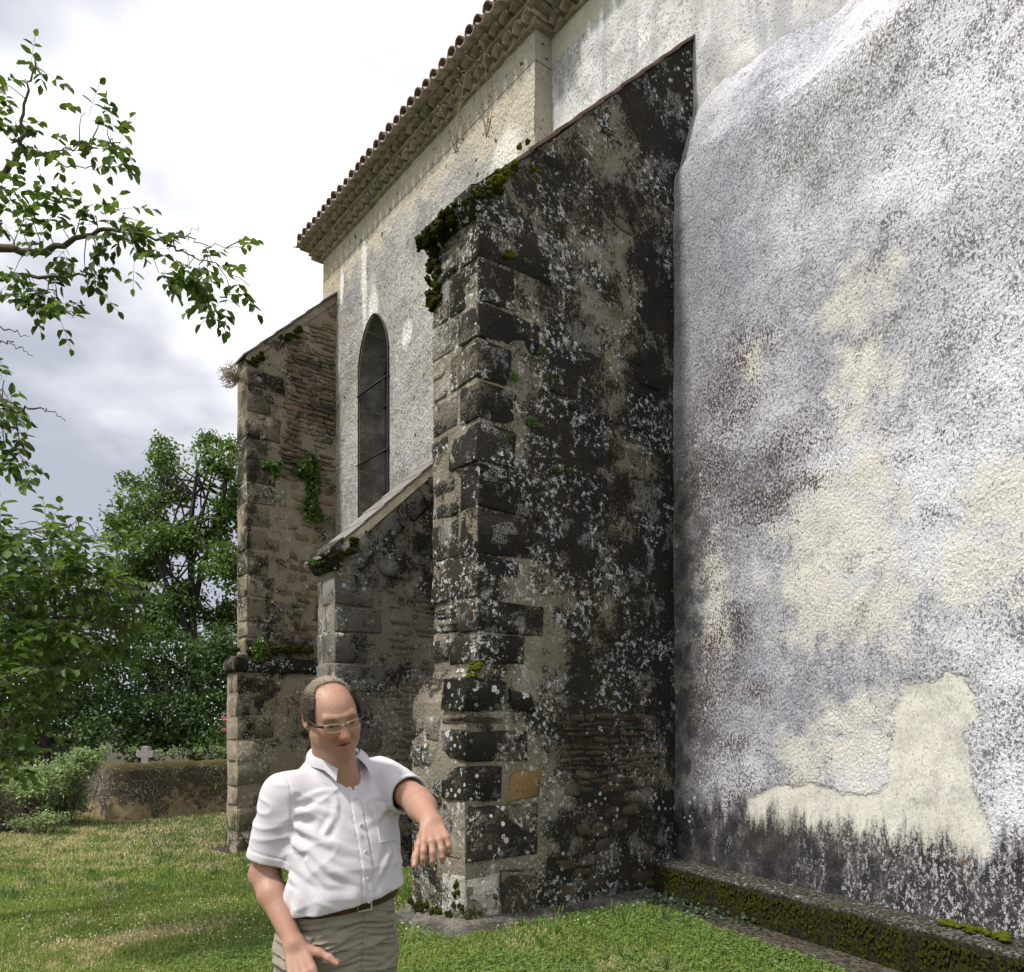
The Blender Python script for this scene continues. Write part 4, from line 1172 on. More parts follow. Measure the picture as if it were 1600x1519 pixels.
for _ in range(46):
    y_ = 5 + 2.4 * rg.random(); x_ = (-.1 + .62 * rg.random()) * y_
    if lawn_ok(np.array([x_]), np.array([y_]))[0]: tuft(x_, y_, .06 + .09 * rg.random(), 9, .03)
tag(link('grass', mb.mesh('tufts', True, True), 'clover'), 'taller loose tufts of grass standing out of the lawn', 'grass', kind='stuff')
# clover carpet, thickest in the foreground on the right
mb = MB()
x, y = wedge(70000, 4.2, 11.0, -0.75, .8)
den = fbm(np.stack([x * 1.1, y * 1.1, x * 0], 1), 3, .5, 61) * .9 + np.clip((x / y + .25) * 1.5, -.55, .55)
ok = lawn_ok(x, y) & (den + rg.random(len(x)) * .9 > .62); x, y = x[ok], y[ok]; n = len(x)
for j in range(3):
    a = rg.random(n) * 2 * math.pi
    pos = np.stack([x, y, gz(x, y) + .018 + .024 * rg.random(n)], 1)
    d = np.stack([np.cos(a), np.sin(a), .15 * np.ones(n)], 1); nr = np.stack([rg.normal(size=n) * .3, rg.normal(size=n) * .3, np.ones(n)], 1)
    leaves(mb, pos, d, nr, .013 + .010 * rg.random(n), .012 + .007 * rg.random(n), rg, .12)
tag(link('clover', mb.mesh('clover', True, True), 'clover'), 'low carpet of clover leaves in the lawn', 'clover', kind='stuff')
mb = MB()
x, y = wedge(1500, 6.0, 14.0, -.62, .3)
den = fbm(np.stack([x * .8, y * .8, x * 0], 1), 2, .5, 71)
ok = lawn_ok(x, y) & (den > -.12); x, y = x[ok], y[ok]
for xx, yy in zip(x, y):
    r_ = rg.uniform(.005, .0085); z_ = float(gz(xx, yy)) + rg.uniform(.035, .055)
    mb.add([(xx + r_, yy, z_), (xx, yy + r_, z_), (xx - r_, yy, z_), (xx, yy - r_, z_), (xx, yy, z_ + r_), (xx, yy, z_ - r_ * .6)], None,
           [(0, 1, 4), (1, 2, 4), (2, 3, 4), (3, 0, 4), (1, 0, 5), (2, 1, 5), (3, 2, 5), (0, 3, 5)])
tag(link('lawn_flowers', mb.mesh('lawn_flowers'), 'petal_white'), 'tiny white flowers scattered over the lawn', 'flowers', kind='stuff')
# ------------------------------------------------------------------ plants and the things beyond the church
def leaf_mat(a, b, tf=0.38, rough=0.5):
    def f(T):
        r = T.attr('rnd'); n = T.noise(T.pos(), 1.3, 2)
        col = T.mix(r, a, b)
        col = T.mix(T.ss(n, 0.35, 0.65) * 0.35, col, tuple(x * .6 for x in a))
        return dict(color=col, rough=rough, spec=0.3, trans=T.hsv(col, 0.485, 1.1, 1.5), transfac=tf)
    return f
material('walnut_leaf', leaf_mat((0.034, 0.070, 0.014), (0.125, 0.200, 0.042), 0.42))
material('oak_leaf', leaf_mat((0.050, 0.100, 0.022), (0.150, 0.235, 0.060), 0.42))
material('wood_leaf', leaf_mat((0.030, 0.064, 0.017), (0.095, 0.160, 0.045), 0.32))
material('bramble_leaf', leaf_mat((0.11, 0.18, 0.055), (0.36, 0.46, 0.22), 0.32, 0.42))
material('ivy_leaf', leaf_mat((0.030, 0.070, 0.012), (0.17, 0.26, 0.045), 0.25, 0.35))
material('dull_ivy', leaf_mat((0.020, 0.036, 0.018), (0.065, 0.095, 0.050), 0.2, 0.4))
material('rose_petal', leaf_mat((0.62, 0.26, 0.27), (0.80, 0.50, 0.50), 0.3, 0.6))
material('dry_stem', lambda T: dict(color=T.mix(T.noise(T.pos(), 8, 2), (0.10, 0.065, 0.04), (0.33, 0.29, 0.20))))
material('bark', lambda T: dict(color=T.mix(T.noise(T.vscale(T.pos(), (14, 14, 4)), 1.0, 4), (0.040, 0.034, 0.028), (0.16, 0.14, 0.115)), height=T.noise(T.vscale(T.pos(), (40, 40, 12)), 1.0, 4), dist=0.02))
material('twig', lambda T: dict(color=T.mix(T.noise(T.pos(), 18, 3), (0.045, 0.036, 0.028), (0.15, 0.125, 0.08))))
material('dark_bark', lambda T: dict(color=T.mix(T.noise(T.vscale(T.pos(), (3, 3, 1)), 1.0, 4), (0.018, 0.016, 0.013), (0.060, 0.054, 0.045))))

def catmull(pts, n):
    pts = np.asarray(pts, float); P = np.concatenate([[2 * pts[0] - pts[1]], pts, [2 * pts[-1] - pts[-2]]]); out = []
    for i in range(1, len(P) - 2):
        for t in np.linspace(0, 1, n, endpoint=False):
            a, b, c, d = P[i - 1], P[i], P[i + 1], P[i + 2]
            out.append(.5 * ((2 * b) + (-a + c) * t + (2 * a - 5 * b + 4 * c - d) * t * t + (-a + 3 * b - 3 * c + d) * t ** 3))
    out.append(pts[-1]); return np.array(out)

# --- walnut: the trunk stands outside the frame on the left, its branches reach in
rw = np.random.default_rng(77)
WX, WY = -6.1, 6.7; wz = float(gz(WX, WY))
walnut = bpy.data.objects.new('walnut_tree', None); COL.objects.link(walnut); walnut.location = (WX, WY, wz)
tag(walnut, 'walnut tree whose leafy branches reach in from the left edge', 'tree')
WO = np.array([WX, WY, wz])
tmb, lmb = MB(), MB()
trunkp = catmull([(WX, WY, wz - .2), (WX + .05, WY, wz + 1.2), (WX - .1, WY + .1, wz + 2.3), (WX + .05, WY + .05, wz + 3.6), (WX, WY - .1, wz + 5.4), (WX + .2, WY, wz + 7.2)], 5)
tmb.tube(trunkp, np.linspace(.24, .05, len(trunkp)), 12)
limbs = []
def limb(pts, r0, r1):
    P = catmull(pts, 6); P = P + rw.normal(size=P.shape) * .012
    tmb.tube(P, r1 * .8 + (r0 * .62 - r1 * .8) * np.linspace(1, 0, len(P)) ** 1.5, 7); limbs.append(P)
def L_(*c): return [at(*k) for k in c]
limb([(WX, WY, 4.6)] + L_((-130, 360, 6.5), (0, 278, 6.3), (30, 232, 6.2), (34, 190, 6.2), (48, 120, 6.1), (62, 105, 6.1)), .07, .006)
limb(L_((30, 236, 6.2), (66, 244, 6.1), (104, 258, 6.1), (160, 262, 6.0), (212, 272, 6.0)), .014, .003)
limb(L_((60, 243, 6.1), (110, 232, 6.05), (150, 222, 6.0), (188, 236, 5.95)), .010, .003)
limb([(WX, WY, 3.9)] + L_((-140, 420, 6.4), (0, 388, 6.3), (62, 395, 6.2), (120, 372, 6.1), (190, 358, 6.0), (262, 384, 5.95), (312, 402, 5.9), (386, 442, 5.85)), .075, .004)
limb(L_((262, 384, 5.95), (290, 370, 5.9), (330, 384, 5.9), (386, 380, 5.85)), .012, .003)
limb(L_((290, 372, 5.9), (300, 362, 5.9), (309, 354, 5.9)), .006, .002)
limb([(WX, WY, 3.7)] + L_((-140, 460, 6.6), (0, 432, 6.5), (110, 432, 6.4), (134, 424, 6.4), (153, 446, 6.4)), .05, .005)
limb(L_((60, 430, 6.5), (85, 460, 6.4), (100, 490, 6.4)), .012, .003)
limb(L_((-40, 510, 6.6), (10, 514, 6.5), (42, 527, 6.4)), .02, .003)
limb(L_((-30, 550, 6.6), (15, 536, 6.5), (30, 544, 6.5), (52, 556, 6.5)), .012, .003)
limb([(WX, WY, 3.3)] + L_((-120, 660, 6.3), (-20, 610, 6.2), (18, 640, 6.1), (50, 640, 6.1), (78, 642, 6.1), (102, 656, 6.1)), .04, .003)
limb(L_((18, 640, 6.1), (30, 690, 6.0), (40, 735, 6.0)), .010, .003)
limb([(WX, WY, 2.9)] + L_((-150, 960, 6.3), (0, 912, 6.2), (70, 890, 6.1), (140, 897, 6.0), (220, 920, 5.9)), .06, .004)
limb(L_((-10, 915, 6.2), (60, 850, 6.1), (85, 838, 6.0), (120, 815, 5.9)), .02, .003)
limb([(WX, WY, 2.5)] + L_((-150, 1010, 6.0), (0, 955, 5.9), (60, 965, 5.8), (120, 968, 5.7), (180, 990, 5.6), (232, 972, 5.6)), .05, .004)
limb(L_((60, 965, 5.8), (120, 1020, 5.7), (170, 1048, 5.6)), .014, .003)
limb([(WX, WY, 2.3)] + L_((-150, 1080, 5.9), (0, 1065, 5.8), (70, 1075, 5.7), (130, 1120, 5.6)), .04, .004)
limb(L_((-60, 1120, 5.6), (0, 1145, 5.5), (28, 1180, 5.5)), .02, .003)
limb(L_((0, 955, 5.9), (30, 990, 5.8), (40, 1030, 5.8)), .012, .003)
allp = np.concatenate(limbs)
def cluster(c, n):
    c = np.asarray(c, float)
    j = allp[np.argmin(np.linalg.norm(allp - c, axis=1) + .25 * (allp[:, 0] > c[0] + .05))]
    mid_ = (j + c) / 2 + rw.normal(size=3) * .03 + np.array([0, 0, .03])
    if np.linalg.norm(c - j) > .55: j = c + nrm_(j - c) * .3; mid_ = (j + c) / 2
    tmb.tube(catmull([j, mid_, c], 4), np.linspace(.005, .0022, 9), 4, False)
    for _ in range(n):
        out = nrm_(c - j) * .6 + rw.normal(size=3) * .7; out[2] -= .12; out = out / np.linalg.norm(out)
        L = rw.uniform(.12, .24); b = c + rw.normal(size=3) * .03
        tmb.tube([b, b + out * L * .5 + np.array([0, 0, .008]), b + out * L], .0016, 3, False)
        sd = np.cross(out, [0, 0, 1]); sd /= np.linalg.norm(sd) + 1e-6
        pos, dr = [], []
        for k in (.40, .70):
            for s_ in (1, -1): pos.append(b + out * L * k); dr.append(out * .5 + sd * s_ * .9 + np.array([0, 0, -.35]) + rw.normal(size=3) * .2)
        pos.append(b + out * L); dr.append(out + np.array([0, 0, -.4]) + rw.normal(size=3) * .15)
        m = len(pos); nr = np.tile([0, -.15, 1.0], (m, 1)) + rw.normal(size=(m, 3)) * .38
        leaves(lmb, np.array(pos), np.array(dr), nr, rw.uniform(.055, .100, m), rw.uniform(.040, .062, m), rw, rw.uniform(.05, .4))
def nrm_(v): return np.asarray(v) / (np.linalg.norm(v) + 1e-9)
spots = [(10,130,3),(20,185,3),(62,104,2),(80,118,1),(45,200,3),(15,212,3),(132,172,1),(146,182,2),(165,205,2),(182,226,3),(186,244,2),(120,236,3),(100,226,2),(62,236,2),(66,274,1),
         (15,320,3),(48,335,4),(90,345,4),(120,335,3),(150,350,3),(176,356,3),(206,366,4),(236,376,3),(256,388,3),(160,372,2),(215,402,1),(250,418,3),(300,416,4),(320,422,4),(286,432,2),(326,462,4),(346,474,2),
         (336,408,2),(366,440,2),(374,382,1),(15,442,4),(50,452,4),(30,466,3),(82,442,3),(90,482,4),(106,496,2),(62,492,1),(160,420,2),(140,446,1),(26,300,3),(5,355,3),(70,362,2),(196,340,2),(110,402,2),
         (5,595,2),(12,630,3),(24,660,3),(10,684,4),(42,732,2),(28,704,3),(4,722,3),(0,650,3)]
for (px, py, n) in spots: cluster(at(px + rw.normal() * 4, py + rw.normal() * 4, rw.uniform(5.8, 6.4)), n + (n > 1) + (py > 290))
edge_y = [805, 830, 900, 990, 1040, 1080, 1140, 1200]; edge_x = [60, 165, 235, 240, 175, 120, 60, 28]
nc = 0
while nc < 260:
    px, py = rw.uniform(-60, 240), rw.uniform(812, 1195)
    if px > np.interp(py, edge_y, edge_x) * rw.uniform(.75, 1.0): continue
    cluster(at(px, py, rw.uniform(5.2, 6.4)), int(rw.integers(1, 4))); nc += 1
# the rest of the crown, outside the frame
for _ in range(60):
    a, e = rw.uniform(0, 2 * math.pi), rw.uniform(-.2, 1.0); rr = rw.uniform(1.0, 2.6)
    c = np.array([WX - .5 + math.cos(a) * rr, WY - .3 + math.sin(a) * rr, 5.0 + e * 2.6])
    if c[0] / c[1] > -.68: continue
    cluster(c, 3)
# heavier limbs for the unseen half
for a in np.linspace(0, 2 * math.pi, 7, endpoint=False):
    if math.cos(a) > .5: continue
    b = np.array([WX, WY, wz + 3.5]); e = b + np.array([math.cos(a) * 2.2, math.sin(a) * 2.2, 2.2]); tmb.tube(catmull([b, (b + e) / 2 + [0, 0, .3], e], 5), np.linspace(.08, .02, 11), 7)
def off(mb, o): mb.v = [v - o.astype(np.float32) for v in mb.v]
off(tmb, WO); off(lmb, WO)
link('trunk', tmb.mesh('trunk'), 'twig', walnut)
link('crown', lmb.mesh('crown', True, True), 'walnut_leaf', walnut)

# --- trees beyond the churchyard wall
def blob_tree(name, label, base, blobs, leafn, leaf, mat, seed, stems, group=None, clump=.38, cat='tree', barkm='dark_bark'):
    """blobs: (centre, radius) in metres; leaves gather in small clumps, leaving gaps"""
    rb = np.random.default_rng(seed)
    root = bpy.data.objects.new(name, None); COL.objects.link(root); root.location = tuple(base); tag(root, label, cat, group)
    base = np.asarray(base, float)
    vol = np.array([r ** 2.2 for _, r in blobs]); vol /= vol.sum()
    mb, tb = MB(), MB()
    per = 46
    for (c, r), v in zip(blobs, vol):
        k = max(2, int(leafn * v / per))
        d = rb.normal(size=(k, 3)); d /= np.linalg.norm(d, axis=1)[:, None]
        cc_ = c + d * (r * rb.random(k)[:, None] ** .42)
        for q in cc_:
            rad = clump * rb.uniform(.6, 1.3); n = int(per * rb.uniform(.6, 1.4))
            pos = q + rb.normal(size=(n, 3)) * np.array([rad, rad, rad * .6]) * .62
            dr = rb.normal(size=(n, 3)) + np.array([0, 0, -.3]); nr = rb.normal(size=(n, 3)) * .55 + np.array([0, -.2, 1.0])
            leaves(mb, pos - base, dr, nr, leaf * rb.uniform(.7, 1.3, n), leaf * .62 * rb.uniform(.8, 1.2, n), rb, .15)
    for s_ in stems:
        P = catmull(s_[0], 6); tb.tube(P - base, np.linspace(s_[1], s_[2], len(P)), 7)
        for (c, r) in blobs:
            if rb.random() < .8:
                j = P[rb.integers(len(P) // 3, len(P))]; m_ = (j + c) / 2 + rb.normal(size=3) * .25
                tb.tube(catmull([j, m_, c + rb.normal(size=3) * r * .3], 4) - base, np.linspace(s_[2] * 1.1, .012, 9), 5, False)
    link('trunk', tb.mesh('trunk'), barkm, root); link('crown', mb.mesh('crown', True, True), mat, root)
    return root
def pb_(lst, depth, jit, seed):
    rb = np.random.default_rng(seed); out = []
    for (px, py, r) in lst:
        d = depth + rb.uniform(-jit, jit); out.append((at(px, py, d), r * d / F_PX))
    return out
def gp(px, depth):
    x = (px - CX) / F_PX * depth; return np.array([x, depth, float(gz(x, depth))])
b0 = gp(305, 27)
blob_tree('oak_tree', 'tall light-crowned tree rising above the churchyard wall, its forked stems showing', b0,
          pb_([(262,762,32),(222,795,34),(188,832,30),(338,728,30),(360,790,36),(286,838,30),(236,880,38),(350,880,42),(200,905,34),(282,940,38),(358,960,38),(330,690,18),(262,702,18),(240,965,42),(205,760,18),(168,812,18),(362,700,22),(250,730,22),(235,840,26),(330,835,26),(410,760,50),(420,860,60)], 27, 1.3, 4),
          26000, .145, 'oak_leaf', 41,
          [([b0, at(303, 1040, 27), at(300, 930, 27), at(298, 830, 27), at(310, 720, 27)], .20, .05), ([at(302, 1040, 27), at(285, 960, 26.8), at(255, 900, 26.6), at(232, 830, 26.6)], .13, .04),
           ([at(301, 960, 27), at(318, 880, 27.2), at(345, 800, 27.2), at(352, 730, 27)], .12, .04)], 'trees beyond the churchyard wall', .34)
blob_tree('broadleaf_tree', 'dense dark green tree under the tall one, close to the buttress edge', gp(310, 25),
          pb_([(320,1040,55),(258,1062,52),(350,1105,50),(290,1125,55),(215,1105,52),(240,1010,40),(345,1010,45),(230,1150,48),(330,1165,45),(410,1060,60)], 25, 1.0, 5), 15000, .13, 'wood_leaf', 42,
          [([gp(310, 25), at(308, 1120, 25), at(300, 1030, 25)], .16, .05)], 'trees beyond the churchyard wall', .40)
blob_tree('broadleaf_tree', 'dark tree filling the space behind the walnut branches at the left', gp(70, 24),
          pb_([(40,960,62),(105,1005,55),(60,1080,62),(15,1125,55),(125,1120,50),(85,905,48),(150,965,46),(175,1050,48),(-50,1020,70),(-120,980,70),(160,1150,44),(60,1160,52)], 24, 1.0, 6), 17000, .13, 'wood_leaf', 43,
          [([gp(70, 24), at(72, 1110, 24), at(80, 990, 24)], .18, .05)], 'trees beyond the churchyard wall', .42)
blob_tree('broadleaf_tree', 'darkest of the far trees, closing the view behind all the others', gp(150, 34),
          pb_([(-300,1080,100),(-180,1060,100),(-60,1070,95),(50,1060,90),(150,1040,95),(250,1050,90),(340,1060,90),(430,1080,90),(100,1140,60),(220,1145,60),(320,1145,60),(0,1145,60),(-150,1140,70)], 34, 1.0, 7), 20000, .20, 'wood_leaf', 44,
          [([gp(150, 34), at(150, 1120, 34), at(160, 1050, 34)], .25, .08)], 'trees beyond the churchyard wall', .62)

# --- bramble in front of the wall end
def shrub(name, label, base, blobs, n, leaf, mat, seed, cat='shrub', up=.2):
    rb = np.random.default_rng(seed)
    root = bpy.data.objects.new(name, None); COL.objects.link(root); root.location = tuple(base); tag(root, label, cat)
    mb, tb = MB(), MB(); base = np.asarray(base, float)
    vol = np.array([r ** 2 for _, r in blobs]); vol /= vol.sum()
    for (c, r), v in zip(blobs, vol):
        k = int(n * v / 14)
        d = rb.normal(size=(k, 3)); d[:, 2] = np.abs(d[:, 2]) * .8 - .15; d /= np.linalg.norm(d, axis=1)[:, None]
        for dd in d:
            tip = c + dd * r * rb.uniform(.75, 1.12); q = base + (c - base) * rb.uniform(.2, .8); q[2] = base[2]
            P = catmull([q, (q + tip) / 2 + np.array([0, 0, r * .35]), tip], 4); tb.tube(P - base, np.linspace(.006, .002, 9), 3, False)
            m = 14; kk = rb.random(m) ** .6; pos = tip - dd * kk[:, None] * r * .45 + rb.normal(size=(m, 3)) * .05
            leaves(mb, pos - base, dd + rb.normal(size=(m, 3)) * .7, rb.normal(size=(m, 3)) * .5 + [0, -.2, 1], leaf * rb.uniform(.6, 1.3, m), leaf * .6, rb, .15)
    link('stems', tb.mesh('stems'), 'twig', root); link('foliage', mb.mesh('foliage', True, True), mat, root)
    return root
shrub('bramble_bush', 'pale green bramble spilling over the end of the low wall', gp(75, 16.2), pb_([(85,1235,48),(40,1262,40),(118,1205,34),(55,1222,40),(15,1258,40),(140,1188,20),(100,1262,36),(-40,1260,50),(165,1180,14)], 16.4, .5, 8), 9000, .075, 'bramble_leaf', 51)
shrub('nettle_clump', 'low leafy weeds at the foot of the bramble', gp(72, 15.0), pb_([(70,1284,14),(50,1287,10),(90,1282,12),(28,1287,10)], 15.0, .2, 9), 900, .05, 'bramble_leaf', 52, 'weeds')
shrub('hedge_weeds', 'thin leafy weeds peeping over the top of the low wall', gp(290, 20.5), [(p_, r_) for (p_, r_) in pb_([(205,1176,10),(250,1180,7),(275,1176,8),(310,1176,7),(340,1174,9)], 20.4, .2, 10)], 500, .06, 'bramble_leaf', 53, 'weeds')

# --- churchyard wall
def yard_mat(T):
    p = T.pos(); x, y, z = T.sep(p)
    n = T.noise(p, 1.6, 5, 0.65); m = T.noise(p, 6, 5, 0.65); g = T.noise(p, 30, 4, 0.7)
    col = T.mix(T.ss(m, 0.35, 0.65), (0.24, 0.18, 0.10), (0.42, 0.33, 0.19))
    bk = T.ss(z + (n - .5) * 2.4 + (m - .5) * 1.8, -0.42, -0.02)
    col = T.mix(bk * 0.92, col, T.mix(m, (0.018, 0.016, 0.010), (0.075, 0.062, 0.038)))
    col = T.mix(T.ss(g + (n - .5) * .25, 0.57, 0.63) * 0.85, col, (0.50, 0.48, 0.44))
    mo = T.ss(z + (m - .5) * .5, 0.54, 0.74)
    col = T.mix(mo * T.ss(g, .32, .5), col, T.mix(g, (0.035, 0.030, 0.006), (0.13, 0.11, 0.022)))
    return dict(color=col, height=m + g * .6, dist=0.05)
material('yard_wall', yard_mat)
wp = catmull([(-11.2, 20.4, 0), (-9.9, 18.75, 0), (-8.9, 17.55, 0), (-8.35, 17.2, 0), (-7.8, 17.75, 0), (-6.7, 18.9, 0), (-4.5, 21.2, 0), (-2.0, 23.8, 0)], 14)
tg = np.gradient(wp, axis=0); tg /= np.linalg.norm(tg, axis=1)[:, None]; sd = np.stack([tg[:, 1], -tg[:, 0], tg[:, 0] * 0], 1)
prof = [(.24, -.9), (.235, -.5), (.23, 0.0), (.22, .40), (.20, .60), (.15, .70), (.07, .745), (-.07, .745), (-.15, .70), (-.20, .60), (-.23, 0), (-.24, -.9)]
P = np.array([[wp[i] + sd[i] * a + np.array([0, 0, b]) for (a, b) in np.array([(a_, b_) for a_, b_ in prof])] for i in range(len(wp))])
# more rows for roughness
P2 = []
for row in P:
    k = np.concatenate([[0], np.cumsum(np.linalg.norm(np.diff(row, axis=0), axis=1))]); u = np.linspace(0, k[-1], 60)
    P2.append(np.stack([np.interp(u, k, row[:, j]) for j in range(3)], 1))
P = displace(np.array(P2), .05, 1.6, 88, 5); P = displace(P, .03, 7, 89, 3)
mb = MB(); mb.grid(P); tag(link('churchyard_wall', mb.mesh('churchyard_wall'), 'yard_wall'), 'low rough rendered wall with mossy rounded top, curving at its end', 'wall')
# stones lying by the bramble
for k, (px, py, r_, lab) in enumerate(((27, 1296, .13, 'dark loose stone under the bramble, the right one of two'), (6, 1295, .15, 'dark loose stone under the bramble, at the left edge of the picture'))):
    d = 15.3; x = (px - CX) / F_PX * d; z = float(gz(x, d))
    me = stone_mesh('loose_stone', r_ * 2.2, r_ * 1.6, r_ * 1.3, 900 + k, .05, .03); o = link('loose_stone', me, 'lichen_block'); o.location = (x, d, z + r_ * .45); o.rotation_euler = (0, 0, k)
    tag(o, lab, 'stone')
# grave cross behind the wall
material('cross_stone', lambda T: dict(color=T.mix(T.noise(T.pos(), 14, 5, .7), (0.16, 0.145, 0.13), (0.42, 0.40, 0.37)), height=T.noise(T.pos(), 30, 4), dist=0.02))
bm = bmesh.new()
def cb(sx, sy, sz, x, z):
    r_ = bmesh.ops.create_cube(bm, size=1.0); 
    for v in r_['verts']: v.co = Vector((v.co.x * sx + x, v.co.y * sy, v.co.z * sz + z))
D_ = 20.0; cx_ = (228 - CX) / F_PX * D_; zt = CAM_H + (HZ - 1166) / F_PX * D_; zb_ = float(gz(cx_, D_)) - .1
out = [(-.10, 0), (.10, 0), (.075, 1.10 / 1.5), (.21, .735), (.215, .90), (.085, .885), (.075, 1.0), (-.075, 1.0), (-.085, .885), (-.215, .90), (-.21, .735), (-.075, 1.10 / 1.5)]
H_ = zt - zb_; bm.free(); mb = MB()
zs_ = []
for (a, k) in out:
    zs_.append((a, zb_ + H_ * 0 if k == 0 else zt - (1 - k) * 1.05))
n_ = len(zs_); v = [(cx_ + a, D_ - .07, z) for a, z in zs_] + [(cx_ + a, D_ + .07, z) for a, z in zs_]
bm = bmesh.new(); vs = [bm.verts.new(q) for q in v]
bm.faces.new(vs[:n_]); bm.faces.new(vs[n_:][::-1])
for i in range(n_): bm.faces.new((vs[i], vs[n_ + i], vs[n_ + (i + 1) % n_], vs[(i + 1) % n_]))
bmesh.ops.bevel(bm, geom=list(bm.edges), offset=.012, segments=1, affect='EDGES'); bmesh.ops.recalc_face_normals(bm, faces=list(bm.faces))
me = bpy.data.meshes.new('grave_cross'); bm.to_mesh(me); bm.free()
tag(link('grave_cross', me, 'cross_stone'), 'small grey stone grave cross showing above the low wall', 'cross')
# overhead wire between unseen poles
mb = MB(); mb.tube([at(x_, 1062 + ((x_ - 200) / 1000) ** 2 * 30 * -1 + 1.5, 23) for x_ in np.linspace(-700, 900, 40)], .007, 5)
tag(link('overhead_wire', mb.mesh('overhead_wire'), 'iron'), 'thin dark wire strung across in front of the far trees', 'wire')

# ------------------------------------------------------------------ plants on the masonry
def ray_s(px, py, s0):
    d = np.array([(px - CX) / F_PX, 1.0, (HZ - py) / F_PX])
    s_o, _ = w2ch(0, 0); ds = d[0] * D1[0] + d[1] * D1[1]; k = (s0 - s_o) / ds
    return np.array([0, 0, CAM_H]) + d * k
FACE = np.array([-D1[0], -D1[1], 0.0])           # out of the near sides of the buttresses
def wall_plant(name, label, s0, patches, n, leaf, mat, seed, droop=-.6, cat='plant', group=None):
    rb = np.random.default_rng(seed); mb, tb = MB(), MB()
    c0 = ray_s(patches[0][0], patches[0][1], s0)
    root = bpy.data.objects.new(name, None); COL.objects.link(root); root.location = tuple(c0); tag(root, label, cat, group)
    tot = sum(a * b for _, _, a, b in patches)
    tg_ = np.array([NN[0], NN[1], 0])
    for (px, py, rx, ry) in patches:
        c = ray_s(px, py, s0); k = c[1] / F_PX; m = int(n * rx * ry / tot)
        a = rb.random(m) * 2 * math.pi; rr = np.sqrt(rb.random(m)); wob_ = 1 + .25 * np.sin(a * 3 + px)
        pos = c + tg_ * (np.cos(a) * rr * rx * k * wob_)[:, None] * -1 + np.array([0, 0, 1]) * (np.sin(a) * rr * ry * k * wob_)[:, None] + FACE * (rb.random(m) * .09 * (1.1 - rr) + .02)[:, None]
        leaves(mb, pos - c0, rb.normal(size=(m, 3)) * .6 + np.array([0, 0, droop]), FACE + rb.normal(size=(m, 3)) * .45 + [0, 0, .5], leaf * rb.uniform(.6, 1.3, m), leaf * .85, rb, .12)
        for _ in range(7):
            e = pos[rb.integers(m)]; tb.tube(np.array([c, (c + e) / 2 + FACE * .03, e]) - c0, .003, 3, False)
    link('stems', tb.mesh('stems'), 'twig', root); link('foliage', mb.mesh('foliage', True, True), mat, root)
wall_plant('ivy_plant', 'dark and yellow-green ivy hanging in two tufts on the far buttress', AS0 - .03, [(482, 733, 19, 22), (489, 765, 9, 10), (487, 792, 15, 24)], 900, .062, 'ivy_leaf', 61)
wall_plant('ivy_plant', 'small yellow-green ivy sprig left of the larger ivy', AS0 - .03, [(426, 727, 16, 8), (430, 738, 6, 8)], 170, .055, 'ivy_leaf', 62)
wall_plant('fern_plant', 'green fern growing on the mossy string course', AS0 - .13, [(406, 1012, 12, 14), (402, 1024, 7, 9)], 240, .05, 'ivy_leaf', 63)
wall_plant('ivy_plant', 'tiny green leaves at the tip of the slate coping', CS0 - .1, [(484, 876, 5, 4)], 30, .045, 'ivy_leaf', 64)
def fern(px, py, s0, size, nf, label, seed, name='fern_plant'):
    rb = np.random.default_rng(seed); c = ray_s(px, py, s0); mb = MB()
    for _ in range(nf):
        a = rb.uniform(-1.3, 1.3); dv = nrm_(np.array([NN[0], NN[1], 0]) * -math.sin(a) + np.array([0, 0, math.cos(a) * .8]) + FACE * rb.uniform(.3, .9))
        P = np.array([c, c + dv * size * .6, c + dv * size + np.array([0, 0, -size * .25])]); m = 9
        for k in np.linspace(.15, 1, m):
            q = P[0] * (1 - k) ** 2 + 2 * k * (1 - k) * P[1] + k * k * P[2]; sd_ = np.cross(dv, FACE); sd_ /= np.linalg.norm(sd_)
            pos = np.array([q, q]); leaves(mb, pos - c, np.array([sd_ + dv * .4, -sd_ + dv * .4]), np.array([FACE, FACE]), size * .32 * (1.15 - k), size * .13, rb, .08)
    o = link(name, mb.mesh(name, True, True), 'ivy_leaf'); o.location = tuple(c); tag(o, label, 'fern')
fern(799, 594, BS0 - .02, .085, 9, 'star-shaped little fern on the pale mortar of the black buttress', 71)
fern(846, 551, BS0 - .02, .07, 9, 'dark little fern on the black buttress, uppermost of the green sprigs', 72)
fern(828, 664, BS0 - .02, .09, 11, 'widest green fern sprig on the black buttress, below the star-shaped one', 73)
fern(868, 736, BS0 - .02, .06, 8, 'small green sprig on the black buttress, left of a lower pair', 74)
fern(888, 738, BS0 - .02, .06, 8, 'small green sprig on the black buttress, right of a lower pair', 75)
fern(1012, 1382, BS0 - .2, .07, 9, 'bright green sprig at the foot of the wall corner', 76)
fern(822, 412, BS0 - .02, .06, 7, 'tiny green sprig high on the black buttress near its corner stones', 77)

